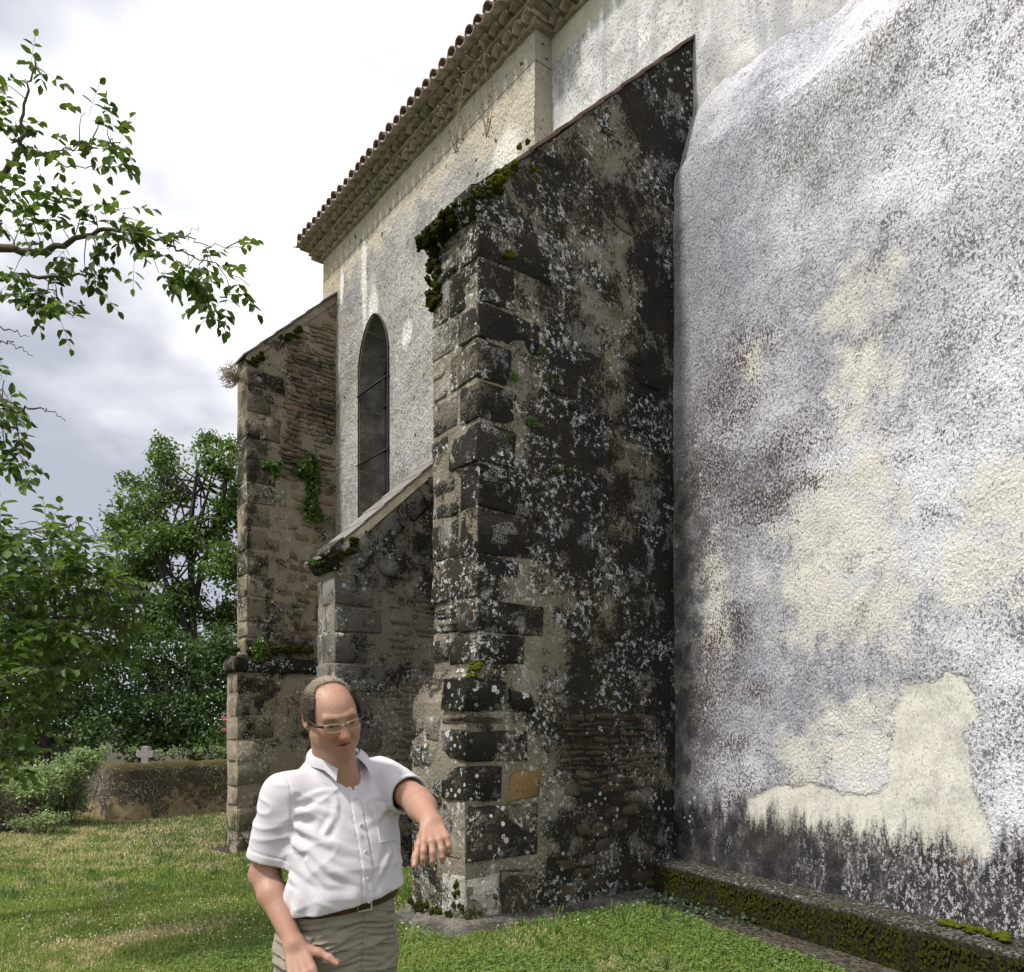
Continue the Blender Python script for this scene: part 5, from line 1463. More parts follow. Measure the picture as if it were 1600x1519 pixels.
def moss_obj(name, label, pts, mat, seed, fuzz=1.0):
    """cushions: pts of (world centre, rx, ry, rz)"""
    rb = np.random.default_rng(seed); mb = MB()
    bm = bmesh.new(); bmesh.ops.create_icosphere(bm, subdivisions=2, radius=1.0)
    U = np.array([v.co[:] for v in bm.verts]); F = np.array([[v.index for v in f.verts] for f in bm.faces]); bm.free()
    c0 = np.asarray(pts[0][0])
    for (c, rx, ry, rz) in pts:
        sub = [(np.zeros(3), .72)]
        if fuzz:
            for _ in range(11):
                d = rb.normal(size=3); d /= np.linalg.norm(d); sub.append((d * rb.uniform(.45, .95), rb.uniform(.16, .40)))
        for (o_, k_) in sub:
            V = U * (1 + .30 * vnoise(U * 2.6 + rb.random(3) * 40, 6)[:, None]) * k_ + o_
            mb.add(V * np.array([rx, ry, rz]) + c - c0, None, F)
    o = link(name, mb.mesh(name), mat); o.location = tuple(c0); tag(o, label, 'moss', kind='stuff')
def chw(s, t, z): return ch2w(s, t, z)
rm = np.random.default_rng(91); pts = []
for _ in range(150):
    s = rm.uniform(BS0 - .06, BS1 + .07); t = 2.30 + rm.uniform(-.20, .12); z = 5.725 + (2.33 - t) * .75 + rm.uniform(-.10, .02)
    r_ = rm.uniform(.025, .065); pts.append((chw(s, t, z), r_, r_, r_ * .8))
for _ in range(40):
    s = rm.uniform(BS1 - .12, BS1 + .05); k = rm.random(); pts.append((chw(s, 2.31 + rm.uniform(-.01, .03), 5.62 - k * .55), .03, .03, .04))
moss_obj('moss', 'thick dark moss hanging over the cap of the black buttress', pts, 'moss', 92)
pts = []
for _ in range(26):
    s = BS0 - .03 + rm.uniform(-.05, .10); t = 2.10 + rm.uniform(-.12, .12); z = bz(t) + rm.uniform(-.05, .02); r_ = rm.uniform(.03, .06); pts.append((chw(s, t, z), r_, r_, r_ * .8))
for _ in range(8): pts.append((chw(BS0 - .02 + rm.uniform(-.02, .06), 1.95 - rm.uniform(0, .3), bz(1.95) + rm.uniform(.0, .25)), .03, .03, .022))
moss_obj('moss', 'bright green moss cushions beside the cap of the black buttress', pts, 'moss_light', 93)
pts = [(ray_s(796 + rm.normal() * 5, 397 + rm.normal() * 2.5, BS0 - .03), .022, .022, .020) for _ in range(12)]
moss_obj('moss', 'round moss cushion on a corner stone below the cap', pts, 'moss_light', 94)
pts = []
for _ in range(26):
    s = BS0 + rm.uniform(-.05, .12); t = 2.36 + rm.uniform(-.10, .05); z = 1.84 + (2.42 - t) * 1.6 + rm.uniform(-.03, .03); pts.append((chw(s, t, z), .03, .03, .025))
moss_obj('moss', 'yellow-green moss on the sloping ledge of the black buttress', pts, 'moss_light', 95)
pts = []
for _ in range(60):
    s = rm.uniform(BS0 - .04, -1.33); pts.append((chw(s, 2.44, rm.uniform(0.0, .12 + .25 * (abs(s + 2.08) < .1))), .025, .025, .03))
moss_obj('moss', 'olive moss creeping up the foot of the black buttress', pts, 'moss', 96)
pts = [(ray_s(x_ + rm.normal() * 4, y_ + rm.normal() * 3, AS0 - .02), .05, .05, .035) for (x_, y_) in [(445, 530), (452, 525), (460, 520), (466, 516), (410, 556), (402, 562), (395, 566)] for _ in range(4)]
moss_obj('moss', 'moss under the coping of the far buttress', pts, 'moss', 97)
pts = [(ray_s(x_, 1014 + rm.normal() * 3, AS0 - .09), .06, .06, .035) for x_ in np.concatenate([rm.uniform(425, 488, 34), rm.uniform(362, 425, 10)])]
moss_obj('moss', 'band of moss lying on the string course', pts, 'moss', 98)
pts = [(ray_s(x_ + rm.normal() * 6, y_ + rm.normal() * 5, CS0 - .03), .045, .045, .035) for (x_, y_) in [(500, 884), (515, 878), (530, 868), (545, 858), (556, 846)] for _ in range(6)]
moss_obj('moss', 'dark moss under the tip of the slate coping', pts, 'moss', 99)
pts = []
for (px, py) in [(1515, 1436), (1530, 1441), (1545, 1444), (1575, 1448), (1590, 1452), (1500, 1430)]:
    m0, _ = mass_uv(px, py)
    for _ in range(4): pts.append((chw(MS0 - .987 * (m0 + rm.normal() * .04), mass_t(m0) + .10 + rm.normal() * .04, .345), .035, .035, .018))
moss_obj('moss', 'green moss cushions on top of the plinth near the right edge', pts, 'moss_light', 100)
pts = []
for _ in range(1500):
    m0 = rm.uniform(.1, 4.3); pts.append((chw(MS0 - .987 * m0, mass_t(m0) + .31, rm.uniform(.02, .27)), rm.uniform(.008, .018), rm.uniform(.008, .018), rm.uniform(.012, .034)))
bmsub = pts
moss_obj('moss', 'shaggy moss covering the front of the plinth', bmsub, 'moss', 101, 0)

# dry stalks on the cap of the black buttress
def weed(px, py, tips, label, seed):
    rb = np.random.default_rng(seed); c = ray_s(px, py, BS0 + .25); mb = MB()
    for (tx_, ty_) in tips:
        e = ray_s(tx_, ty_, BS0 + .25 + rb.normal() * .1); m_ = (c + e) / 2 + rb.normal(size=3) * .03
        P = catmull([c, m_, e], 5); mb.tube(P - c, np.linspace(.004, .0018, len(P)), 4, False)
        for k in range(7):
            q = P[rb.integers(3, len(P))]; d = nrm_(rb.normal(size=3) + [0, 0, .5]) * rb.uniform(.03, .07)
            mb.tube(np.array([q, q + d]) - c, .0015, 3, False)
            mb.tube(np.array([q + d, q + d * 1.22]) - c, .006, 4)
    o = link('dry_weed', mb.mesh('dry_weed'), 'dry_stem'); o.location = tuple(c); tag(o, label, 'weed')
weed(760, 216, [(765, 180), (745, 170), (770, 130), (755, 75), (742, 95)], 'tallest dry weed stalks, standing on the cap of the black buttress', 81)
weed(712, 240, [(705, 200), (718, 150), (728, 110), (690, 170), (735, 190)], 'dry weed stalks at the outer edge of the mossy cap', 82)
# wind-dried shrub on the far buttress
rb = np.random.default_rng(83); c = at(374, 592, 12.6); mb = MB()
for _ in range(60):
    e = at(rb.uniform(343, 368), rb.uniform(568, 606), 12.6 + rb.normal() * .1); P = catmull([c, (c + e) / 2 + rb.normal(size=3) * .05, e], 4)
    mb.tube(P - c, np.linspace(.008, .003, 9), 3, False)
    for _k in range(3):
        q = P[rb.integers(4, 9)]; mb.tube(np.array([q, q + rb.normal(size=3) * .06]) - c, .003, 3, False)
o = link('dry_shrub', mb.mesh('dry_shrub'), 'dry_stem'); o.location = tuple(c); tag(o, 'bare twiggy shrub sprouting from the outer edge of the far buttress', 'shrub')
# rose by the far buttress
rb = np.random.default_rng(84); base = gp(351, 13.3); root = bpy.data.objects.new('rose_bush', None); COL.objects.link(root); root.location = tuple(base); tag(root, 'rose with pink flowers half hidden by the far buttress', 'rose')
mb, tb = MB(), MB()
heads = [at(352, 1126, 13.3), at(350, 1141, 13.3), at(356, 1135, 13.4), at(349, 1122, 13.4)]
for h_ in heads:
    tb.tube(catmull([base, (base + h_) / 2 + [.15, 0, .1], h_], 5) - base, np.linspace(.01, .004, 11), 4, False)
    pm = MB(); n = 22; d = rb.normal(size=(n, 3)); d[:, 2] = np.abs(d[:, 2]) + .2
    leaves(pm, np.tile(h_ - base, (n, 1)), d, rb.normal(size=(n, 3)), .045, .045, rb, .2); link('flower', pm.mesh('flower', True, True), 'rose_petal', root)
n = 160; kk = rb.random(n); pos = base + (heads[1] + [.1, 0, -.05] - base) * kk[:, None] + rb.normal(size=(n, 3)) * [.10, .1, .06]
leaves(mb, pos - base, rb.normal(size=(n, 3)), rb.normal(size=(n, 3)) + [0, 0, 1], .05, .035, rb); link('foliage', mb.mesh('foliage', True, True), 'ivy_leaf', root); link('stems', tb.mesh('stems'), 'twig', root)
# creeping ivy in the corner at the wall foot
rb = np.random.default_rng(85); mb = MB(); n = 620
m0 = np.abs(rb.normal(size=n)) * .55 - .05; pos = []
for k in range(n):
    p_ = chw(MS0 - .987 * m0[k] - .05, mass_t(max(m0[k], 0)) + .42 + rb.normal() * .12, 0); p_[2] = float(gz(p_[0], p_[1])) + rb.random() * .07; pos.append(p_)
pos = np.array(pos); c = pos[0].copy()
leaves(mb, pos - c, rb.normal(size=(n, 3)) * [1, 1, .4], rb.normal(size=(n, 3)) * .4 + [-.2, -.4, 1], .035 * rb.uniform(.6, 1.3, n), .03, rb)
o = link('ground_ivy', mb.mesh('ground_ivy', True, True), 'dull_ivy'); o.location = tuple(c); tag(o, 'dull green ivy creeping over the ground in the wall corner', 'ivy')
# ------------------------------------------------------------------ the man, modelled as distance fields
def smin(a, b, k):
    h = np.clip(.5 + .5 * (b - a) / k, 0, 1); return b * (1 - h) + a * h - k * h * (1 - h)
def smax(a, b, k): return -smin(-a, -b, k)
def cone(P, a, b, r1, r2):
    a, b = np.asarray(a, float), np.asarray(b, float); e = b - a
    k = np.clip((P - a) @ e / (e @ e), 0, 1)
    return np.linalg.norm(P - a - k[:, None] * e, axis=1) - (r1 + (r2 - r1) * k)
def ell(P, c, r):
    q = P - np.asarray(c, float); r = np.asarray(r, float)
    k0 = np.linalg.norm(q / r, axis=1); k1 = np.linalg.norm(q / (r * r), axis=1) + 1e-9
    return k0 * (k0 - 1) / k1
def ball(P, c, r): return np.linalg.norm(P - np.asarray(c, float), axis=1) - r
def sstep(x, a, b):
    k = np.clip((x - a) / (b - a), 0, 1); return k * k * (3 - 2 * k)

def surface_net(fn, lo, hi, h, B=8):
    lo = np.asarray(lo, float); nb = np.ceil((np.asarray(hi) - lo) / (h * B)).astype(int); n = nb * B
    G = np.ones(n, np.float32)
    bi = np.stack(np.meshgrid(*[np.arange(k) for k in nb], indexing='ij'), -1).reshape(-1, 3)
    cd = fn(lo + (bi * B + B / 2) * h)
    act = np.abs(cd) < B * h * 1.25
    for b in bi[(~act) & (cd < 0)]:
        G[b[0]*B:(b[0]+1)*B, b[1]*B:(b[1]+1)*B, b[2]*B:(b[2]+1)*B] = -1
    off = np.stack(np.meshgrid(*[np.arange(B)] * 3, indexing='ij'), -1).reshape(-1, 3)
    ab = bi[act]
    for c in range(0, len(ab), 400):
        idx = (ab[c:c+400, None, :] * B + off[None]).reshape(-1, 3)
        G[idx[:, 0], idx[:, 1], idx[:, 2]] = fn(lo + idx * h)
    ins = G < 0
    cnt = np.zeros(n - 1, np.int8)
    for dx in (0, 1):
        for dy in (0, 1):
            for dz in (0, 1):
                cnt += ins[dx:n[0]-1+dx, dy:n[1]-1+dy, dz:n[2]-1+dz]
    ci = np.stack(np.nonzero((cnt > 0) & (cnt < 8)), -1)
    corners = [(a, b, c) for a in (0, 1) for b in (0, 1) for c in (0, 1)]
    val = {c: G[ci[:, 0] + c[0], ci[:, 1] + c[1], ci[:, 2] + c[2]] for c in corners}
    S = np.zeros((len(ci), 3)); K = np.zeros(len(ci))
    for c in corners:
        for ax in range(3):
            if c[ax]: continue
            d = list(c); d[ax] = 1; d = tuple(d)
            a, b = val[c], val[d]; x = (a < 0) != (b < 0)
            k = np.where(x, a / np.where(x, a - b, 1), 0)
            pt = np.array(c, float)[None].repeat(len(ci), 0); pt[:, ax] += k
            S += pt * x[:, None]; K += x
    V = lo + (ci + S / K[:, None]) * h
    vid = np.full(n - 1, -1, np.int32); vid[ci[:, 0], ci[:, 1], ci[:, 2]] = np.arange(len(ci))
    quads = []
    for ax in range(3):
        u, w = (ax + 1) % 3, (ax + 2) % 3
        sl0 = [slice(1, n[k] - 1) for k in range(3)]; sl1 = list(sl0)
        sl0[ax] = slice(0, n[ax] - 1); sl1[ax] = slice(1, n[ax])
        a, b = ins[tuple(sl0)], ins[tuple(sl1)]
        for flip, mk in ((False, a & ~b), (True, b & ~a)):
            e = np.stack(np.nonzero(mk), -1) + np.array([0 if k == ax else 1 for k in range(3)])
            def cell(du, dw):
                q = e.copy(); q[:, u] -= du; q[:, w] -= dw; return vid[q[:, 0], q[:, 1], q[:, 2]]
            q = np.stack([cell(1, 1), cell(0, 1), cell(0, 0), cell(1, 0)], 1)
            quads.append(q[:, ::-1] if flip else q)
    Q = np.concatenate(quads); Q = Q[(Q >= 0).all(1)]
    return V, Q

def nrm(v): v = np.asarray(v, float); return v / np.linalg.norm(v)
YAW = R(38)
FW = np.array([math.sin(YAW), -math.cos(YAW), 0]); LF = np.array([math.cos(YAW), math.sin(YAW), 0]); UP = np.array([0, 0, 1.0])
TC = np.array([-0.538, 2.45, 0])
MAN = np.array([TC[0], TC[1], float(gz(TC[0], TC[1]))])
# cross-sections of the clothed trunk: height, forward shift, half width, half depth
TT = np.array([(0.70, .00, .165, .125), (.96, .012, .172, .140), (1.04, .022, .172, .150), (1.10, .032, .176, .160), (1.18, .034, .178, .160), (1.27, .020, .182, .142),
               (1.35, .006, .182, .122), (1.40, -.004, .172, .106), (1.44, -.012, .128, .090), (1.48, -.016, .090, .076), (1.53, -.016, .066, .062), (1.60, -.012, .055, .055)])
def trunk(P, grow=0.0):
    z = P[:, 2]
    fs, a, b = [np.interp(z, TT[:, 0], TT[:, k]) for k in (1, 2, 3)]
    d = P - TC; x = d @ LF; y = d @ FW - fs
    a = a + grow; b = b + grow
    rr = ((np.abs(x) / a) ** 2.3 + (np.abs(y) / b) ** 2.3) ** (1 / 2.3)
    return (rr - 1) * np.minimum(a, b) * .92
SHR = TC - LF * .176 + UP * 1.388; SHL = TC + LF * .174 + UP * 1.425
ELR = at(413, 1366, 2.37); WRR = at(459, 1474, 2.25)
ELL_ = at(653, 1252, 2.36); WRL = at(675, 1286, 2.17)
# head frame
hy, hp, hr = R(34), R(23), R(13)
hf = np.array([math.sin(hy) * math.cos(hp), -math.cos(hy) * math.cos(hp), -math.sin(hp)])
hl0 = np.array([math.cos(hy), math.sin(hy), 0]); hu0 = np.cross(hl0, hf) * -1
if hu0[2] < 0: hu0 = -hu0
hl = nrm(hl0 * math.cos(hr) + hu0 * math.sin(hr)); hu = nrm(hu0 * math.cos(hr) - hl0 * math.sin(hr))
HC = at(534, 1131, 2.27) - hf * .088 * .925
HM = np.stack([hl, hf, hu], 1)                  # head coords -> world
HS = 0.925
def toh(P): return ((P - HC) @ HM) / HS
def fromh(q): return HC + (np.asarray(q, float) * HS) @ HM.T

def head_sdf(P):
    q = toh(P); qa = q.copy(); qa[:, 0] = np.abs(q[:, 0])
    d = ell(q, (0, -.014, .018), (.077, .098, .081))
    d = smin(d, ell(q, (0, .030, -.030), (.064, .066, .085)), .03)
    d = smin(d, cone(qa, (.044, .010, -.062), (.012, .066, -.097), .031, .023), .035)
    d = smin(d, cone(qa, (.030, .030, -.078), (0, .046, -.102), .032, .026), .035)       # heavy lower jaw
    d = smin(d, ball(qa, (.036, .060, -.034), .030), .022)
    d = smin(d, cone(qa, (.008, .087, .019), (.042, .074, .020), .011, .010), .016)
    d = smax(d, -ball(qa, (.031, .104, -.001), .0165), .014)
    d = smin(d, ball(qa, (.031, .0745, -.003), .0135), .004)
    d = smin(d, cone(qa, (.020, .0855, .006), (.043, .078, .003), .0040, .0040), .006)   # upper lid
    d = smin(d, cone(q, (0, .090, .006), (0, .113, -.034), .0085, .0150), .012)
    d = smin(d, ball(qa, (.0125, .101, -.038), .0105), .007)
    d = smax(d, -ball(qa, (.008, .106, -.048), .0045), .004)
    d = smin(d, cone(qa, (0, .0955, -.061), (.023, .085, -.070), .0068, .0050), .007)
    d = smin(d, cone(qa, (0, .0930, -.080), (.019, .085, -.079), .0075, .0050), .007)
    d = smax(d, -cone(qa, (0, .1005, -.0700), (.020, .092, -.0745), .0066, .0036), .003)
    d = smax(d, -cone(qa, (.020, .101, -.040), (.035, .088, -.070), .0046, .0040), .008)   # folds beside the mouth
    for z_ in (.036, .047, .058): d = smax(d, -cone(qa, (0, .0950 - (z_ - .036) * .35, z_), (.036, .080 - (z_ - .036) * .35, z_ + .004), .0026, .0020), .005)
    d = smax(d, -cone(qa, (.006, .100, .012), (.007, .097, .032), .0024, .0018), .004)      # frown
    for sg in (1, -1):
        pass
    ea = smax(ell(qa, (.080, -.014, -.012), (.013, .021, .034)), -ell(qa, (.091, -.008, -.010), (.009, .012, .021)), .004)
    d = smin(d, ea, .006)
    d = d * HS
    nb = TC + FW * .0 + UP * 1.44 - LF * 0.0
    d = smin(d, cone(P, fromh((0, -.030, -.070)), nb, .060, .070), .03)
    d = smin(d, cone(P, fromh((0, .045, -.100)), TC + FW * .055 + UP * 1.425, .026, .045), .035)
    return d
def hand_parts(wrist, dv, lat, dor, curls, scale=1.0, thumb=(.85, .55, -.25)):
    dv = nrm(dv); lat = nrm(lat - dv * (lat @ dv)); dor = nrm(np.cross(dv, lat)) if (np.cross(dv, lat) @ dor) > 0 else -nrm(np.cross(dv, lat))
    out = []
    for i, (o, kl, ln_) in enumerate(((.031, .092, .074), (.011, .096, .083), (-.010, .091, .076), (-.029, .082, .060))):
        st = wrist + lat * o * .55; kn = wrist + dv * kl * scale + lat * o + dor * .004
        out.append((st, kn, .0135, .0108))
        c, sp = curls[i]; p_ = kn; ang = c * .45
        d0 = nrm(dv + lat * sp)
        for j, (fr, r0, r1) in enumerate(((.46, .0098, .0085), (.30, .0085, .0076), (.24, .0076, .0062))):
            dd = nrm(d0 * math.cos(ang) - dor * math.sin(ang)); e = p_ + dd * ln_ * fr * scale
            out.append((p_, e, r0, r1)); p_ = e; ang += c * .55
    b = wrist + dv * .022 + lat * .020 - dor * .006
    p_ = b; d0 = nrm(lat * thumb[0] + dv * thumb[1] + dor * thumb[2])
    for j, (ln_, r0, r1) in enumerate(((.046, .0165, .0130), (.034, .0122, .0108), (.028, .0108, .0085))):
        e = p_ + d0 * ln_; out.append((p_, e, r0, r1)); p_ = e; d0 = nrm(d0 + dv * .28)
    return out
HR = hand_parts(WRR, at(474, 1525, 2.20) - WRR, np.array([1, .12, .12]), np.array([-.25, -1, .1]), [(.35, .04), (.4, .0), (.45, -.03), (.5, -.08)], 1.0, (.80, .62, -.05))
HL = hand_parts(WRL, at(681, 1316, 2.105) - WRL, np.array([-1, -.10, .05]), np.array([.1, -.8, .55]), [(.85, .16), (.95, .04), (.85, -.08), (1.15, -.22)], 0.84, (.45, .85, -.45))
def hand_sdf(P, parts):
    d = None
    for k, (a, b, r1, r2) in enumerate(parts):
        e = cone(P, a, b, r1, r2)
        d = e if d is None else smin(d, e, .009 if r1 > .0100 else .0045)
    return d
def arm_sdf(P, sh, el, wr):
    d = cone(P, sh, el, .046, .043)
    m_ = el + (wr - el) * .30
    d = smin(d, cone(P, el, m_, .040, .041), .02)
    d = smin(d, cone(P, m_, wr, .041, .026), .02)
    return d
def leg_pts(sg):
    return TC + LF * sg * .088 + UP * .90, TC + LF * sg * .100 + FW * .02 + UP * .50, TC + LF * sg * .105 - FW * .01 + UP * .09
GR = []
def grp(fn, pts, mar): pts = np.array(pts); GR.append((pts.min(0) - mar, pts.max(0) + mar, fn))
grp(head_sdf, [HC, HC + UP * .06, HC - UP * .10, TC + UP * 1.44], .20)
grp(lambda P: arm_sdf(P, SHR, ELR, WRR), [SHR, ELR, WRR], .11)
grp(lambda P: arm_sdf(P, SHL, ELL_, WRL), [SHL, ELL_, WRL], .11)
grp(lambda P: hand_sdf(P, HR), [p for s_ in HR for p in s_[:2]], .06)
grp(lambda P: hand_sdf(P, HL), [p for s_ in HL for p in s_[:2]], .06)
grp(lambda P: smax(trunk(P, -.034), np.abs(P[:, 2] - 1.17) - .33, .02), [TC + UP * .84, TC + UP * 1.50, TC + LF * .2 + UP, TC - LF * .2 + UP], .24)
for sg in (1, -1):
    h_, k_, a_ = leg_pts(sg)
    grp(lambda P, h_=h_, k_=k_, a_=a_: smin(cone(P, h_, k_, .078, .052), smin(cone(P, k_, a_, .050, .034), cone(P, a_ - UP * .045, a_ + FW * .12 - UP * .06, .034, .026), .03), .02), [h_, k_, a_ - UP * .1 + FW * .15], .10)
def body_sdf(P):
    D = np.full(len(P), .6)
    for lo, hi, fn in GR:
        m_ = ((P > lo) & (P < hi)).all(1)
        if m_.any():
            v = fn(P[m_]); D[m_] = smin(D[m_], v, .018)
    return D

def skin_mat(T):
    c = T.attr('tint', 'Color'); p = T.pos()
    n = T.noise(p, 90, 3); b_ = T.noise(p, 14, 3)
    col = T.mix(T.ss(b_, 0.35, 0.65) * 0.30, c, (0.40, 0.15, 0.10))
    col = T.mix(T.ss(n, 0.62, 0.72) * 0.35, col, (0.26, 0.13, 0.08))
    return dict(color=col, rough=0.48, spec=0.35, sss=0.10, height=T.noise(p, 200, 2), dist=0.0012)
material('skin', skin_mat)
def shirt_mat(T):
    p = T.pos(); n = T.noise(p, 420, 2)
    col = T.mix(n, (0.50, 0.475, 0.51), (0.59, 0.565, 0.60))
    return dict(color=col, rough=0.85, spec=0.15, sheen=0.1, height=n, dist=0.0004)
material('shirt_cloth', shirt_mat)
def trouser_mat(T):
    p = T.pos(); n = T.noise(p, 380, 2); w = T.noise(T.vscale(p, (60, 60, 220)), 1.0, 3)
    col = T.mix(n * .6 + w * .4, (0.18, 0.162, 0.125), (0.33, 0.30, 0.24))
    return dict(color=col, rough=0.9, spec=0.12, height=w + n, dist=0.002)
material('trouser_cloth', trouser_mat)
material('belt_leather', lambda T: dict(color=T.mix(T.noise(T.pos(), 60, 3), (0.045, 0.022, 0.012), (0.085, 0.042, 0.024)), rough=0.5))
material('shoe_leather', lambda T: dict(color=T.mix(T.noise(T.pos(), 60, 3), (0.035, 0.022, 0.015), (0.06, 0.040, 0.028)), rough=0.5))
material('steel', lambda T: dict(color=(0.45, 0.42, 0.36), rough=0.3, metal=1.0))
material('rim_metal', lambda T: dict(color=T.mix(T.noise(T.pos(), 80, 2), (0.36, 0.31, 0.24), (0.50, 0.44, 0.35)), rough=0.35, metal=0.8))
material('temple_plastic', lambda T: dict(color=(0.014, 0.013, 0.016), rough=0.4))
def hair_mat(T):
    r = T.attr('grey'); n = T.noise(T.pos(), 150, 3)
    n = T.ss(T.noise(T.vscale(T.pos(), (420, 420, 90)), 1.0, 3, 0.7), 0.35, 0.65)
    col = T.mix(n, (0.007, 0.005, 0.004), (0.050, 0.032, 0.020))
    col = T.mix(r, col, T.mix(n, (0.22, 0.17, 0.12), (0.50, 0.42, 0.32)))
    return dict(color=col, rough=0.6, spec=0.3)
material('hair', hair_mat)
lm = bpy.data.materials.new('spectacle_lens'); lm.use_nodes = True; MATS['spectacle_lens'] = lm
nt_ = lm.node_tree; nt_.nodes.clear()
o_ = nt_.nodes.new('ShaderNodeOutputMaterial'); tr_ = nt_.nodes.new('ShaderNodeBsdfTransparent'); gl_ = nt_.nodes.new('ShaderNodeBsdfGlossy'); mx_ = nt_.nodes.new('ShaderNodeMixShader')
tr_.inputs[0].default_value = (.90, .91, .90, 1); gl_.inputs['Roughness'].default_value = 0.03; mx_.inputs[0].default_value = 0.07
nt_.links.new(tr_.outputs[0], mx_.inputs[1]); nt_.links.new(gl_.outputs[0], mx_.inputs[2]); nt_.links.new(mx_.outputs[0], o_.inputs[0])

person = bpy.data.objects.new('person', None); COL.objects.link(person); person.location = tuple(MAN)
tag(person, 'balding man in glasses, white short-sleeved shirt and khaki trousers, reaching out his left hand', 'person')
def pmesh(name, V, Q, mat, parent=person, tris=None, smooth=True):
    return link(name, mesh_np(name, np.asarray(V) - MAN, Q, tris, smooth), mat, parent)

V, Q = surface_net(body_sdf, TC + np.array([-.34, -.52, MAN[2] - .02]), TC + np.array([.46, .30, 1.80]), 0.0038)
q = toh(V); qa = q.copy(); qa[:, 0] = np.abs(q[:, 0])
tint = np.tile(np.array([0.36, 0.215, 0.155]), (len(V), 1))
def blend(mask, colr): tint[:] = tint * (1 - mask[:, None]) + np.array(colr) * mask[:, None]
ishead = np.linalg.norm(q, axis=1) < .22
def hm(c, r, soft=.5): return np.clip((1 - np.linalg.norm((qa - np.array(c)) / np.array(r), axis=1)) / soft, 0, 1) * ishead
blend(hm((0, .108, -.034), (.024, .03, .022)) * .6, (.52, .22, .16))
blend(hm((.038, .08, -.034), (.03, .04, .03)) * .4, (.50, .23, .16))
blend(hm((.0, .095, -.062), (.027, .02, .0095)) * .9, (.33, .12, .10))
blend(hm((.0, .095, -.081), (.025, .02, .010)) * .9, (.40, .15, .12))
blend(hm((.0, .098, -.0708), (.023, .018, .0066), .3), (.022, .009, .008))
blend(hm((.031, .088, -.004), (.0125, .012, .0055), .3), (.055, .040, .032))
blend(hm((.025, .088, -.004), (.004, .012, .004), .3) * .8, (.40, .36, .32))
blend(hm((.030, .090, .020), (.020, .02, .0065), .5) * .7, (.15, .095, .06))
blend(hm((.0, .06, -.09), (.06, .06, .035)) * .40, (.27, .16, .12))
blend(hm((.024, .098, -.052), (.012, .03, .022)) * .35, (.26, .12, .08))  # cheek folds, then sockets and forehead creases: shading painted into the tint
blend(hm((.031, .085, .008), (.022, .03, .012)) * .45, (.24, .12, .085))
for z_ in (.036, .047, .058): blend(hm((0, .094, z_ + .002), (.04, .03, .0035)) * .45, (.30, .15, .10))
blend(hm((.0, .07, .085), (.07, .06, .05)) * .35, (.56, .36, .25))
# nails and knuckles
for hp_ in (HR, HL):
    for k in range(len(hp_)):
        if hp_[k][2] < .0079 or k == len(hp_) - 1:
            blend(np.clip(1 - np.linalg.norm(V - hp_[k][1], axis=1) / .011, 0, 1) * .5, (.56, .32, .25))
body = pmesh('body', V, Q, 'skin')
ca = body.data.attributes.new('tint', 'FLOAT_COLOR', 'POINT'); ca.data.foreach_set('color', np.concatenate([tint, np.ones((len(V), 1))], 1).astype(np.float32).ravel())

# shirt: a thin shell with sleeves, folds, placket and pocket
CUR = SHR + (ELR - SHR) * .80; CUL = SHL + (ELL_ - SHL) * .74
def on_trunk(px, py):
    dv = nrm(at(px, py, 2.4) - np.array([0, 0, CAM_H])); k = np.linspace(2.0, 2.7, 300); pts = np.array([0, 0, CAM_H]) + dv * k[:, None]
    return pts[np.argmax(trunk(pts) < 0.0)]
FOLDS = [tuple(on_trunk(*c_) for c_ in pl_) + (am_, wd_) for pl_, am_, wd_ in (
    (((472, 1268), (512, 1276), (562, 1304)), .0085, .011), (((466, 1292), (515, 1318), (578, 1342)), .0075, .010), (((462, 1318), (520, 1362), (592, 1396)), .0070, .011),
    (((470, 1250), (500, 1238), (528, 1232)), .0050, .009), (((508, 1300), (520, 1276), (522, 1250)), .0055, .009), (((455, 1372), (488, 1398), (545, 1404)), .0060, .010),
    (((604, 1232), (590, 1246), (572, 1252)), .0050, .008), (((606, 1256), (588, 1282), (566, 1290)), .0045, .009), (((612, 1330), (600, 1360), (574, 1392)), .0055, .009),
    (((478, 1345), (505, 1376), (560, 1400)), .0045, .008), (((585, 1200), (575, 1222), (560, 1240)), .0035, .008), (((498, 1205), (515, 1222), (540, 1232)), .0035, .009))]
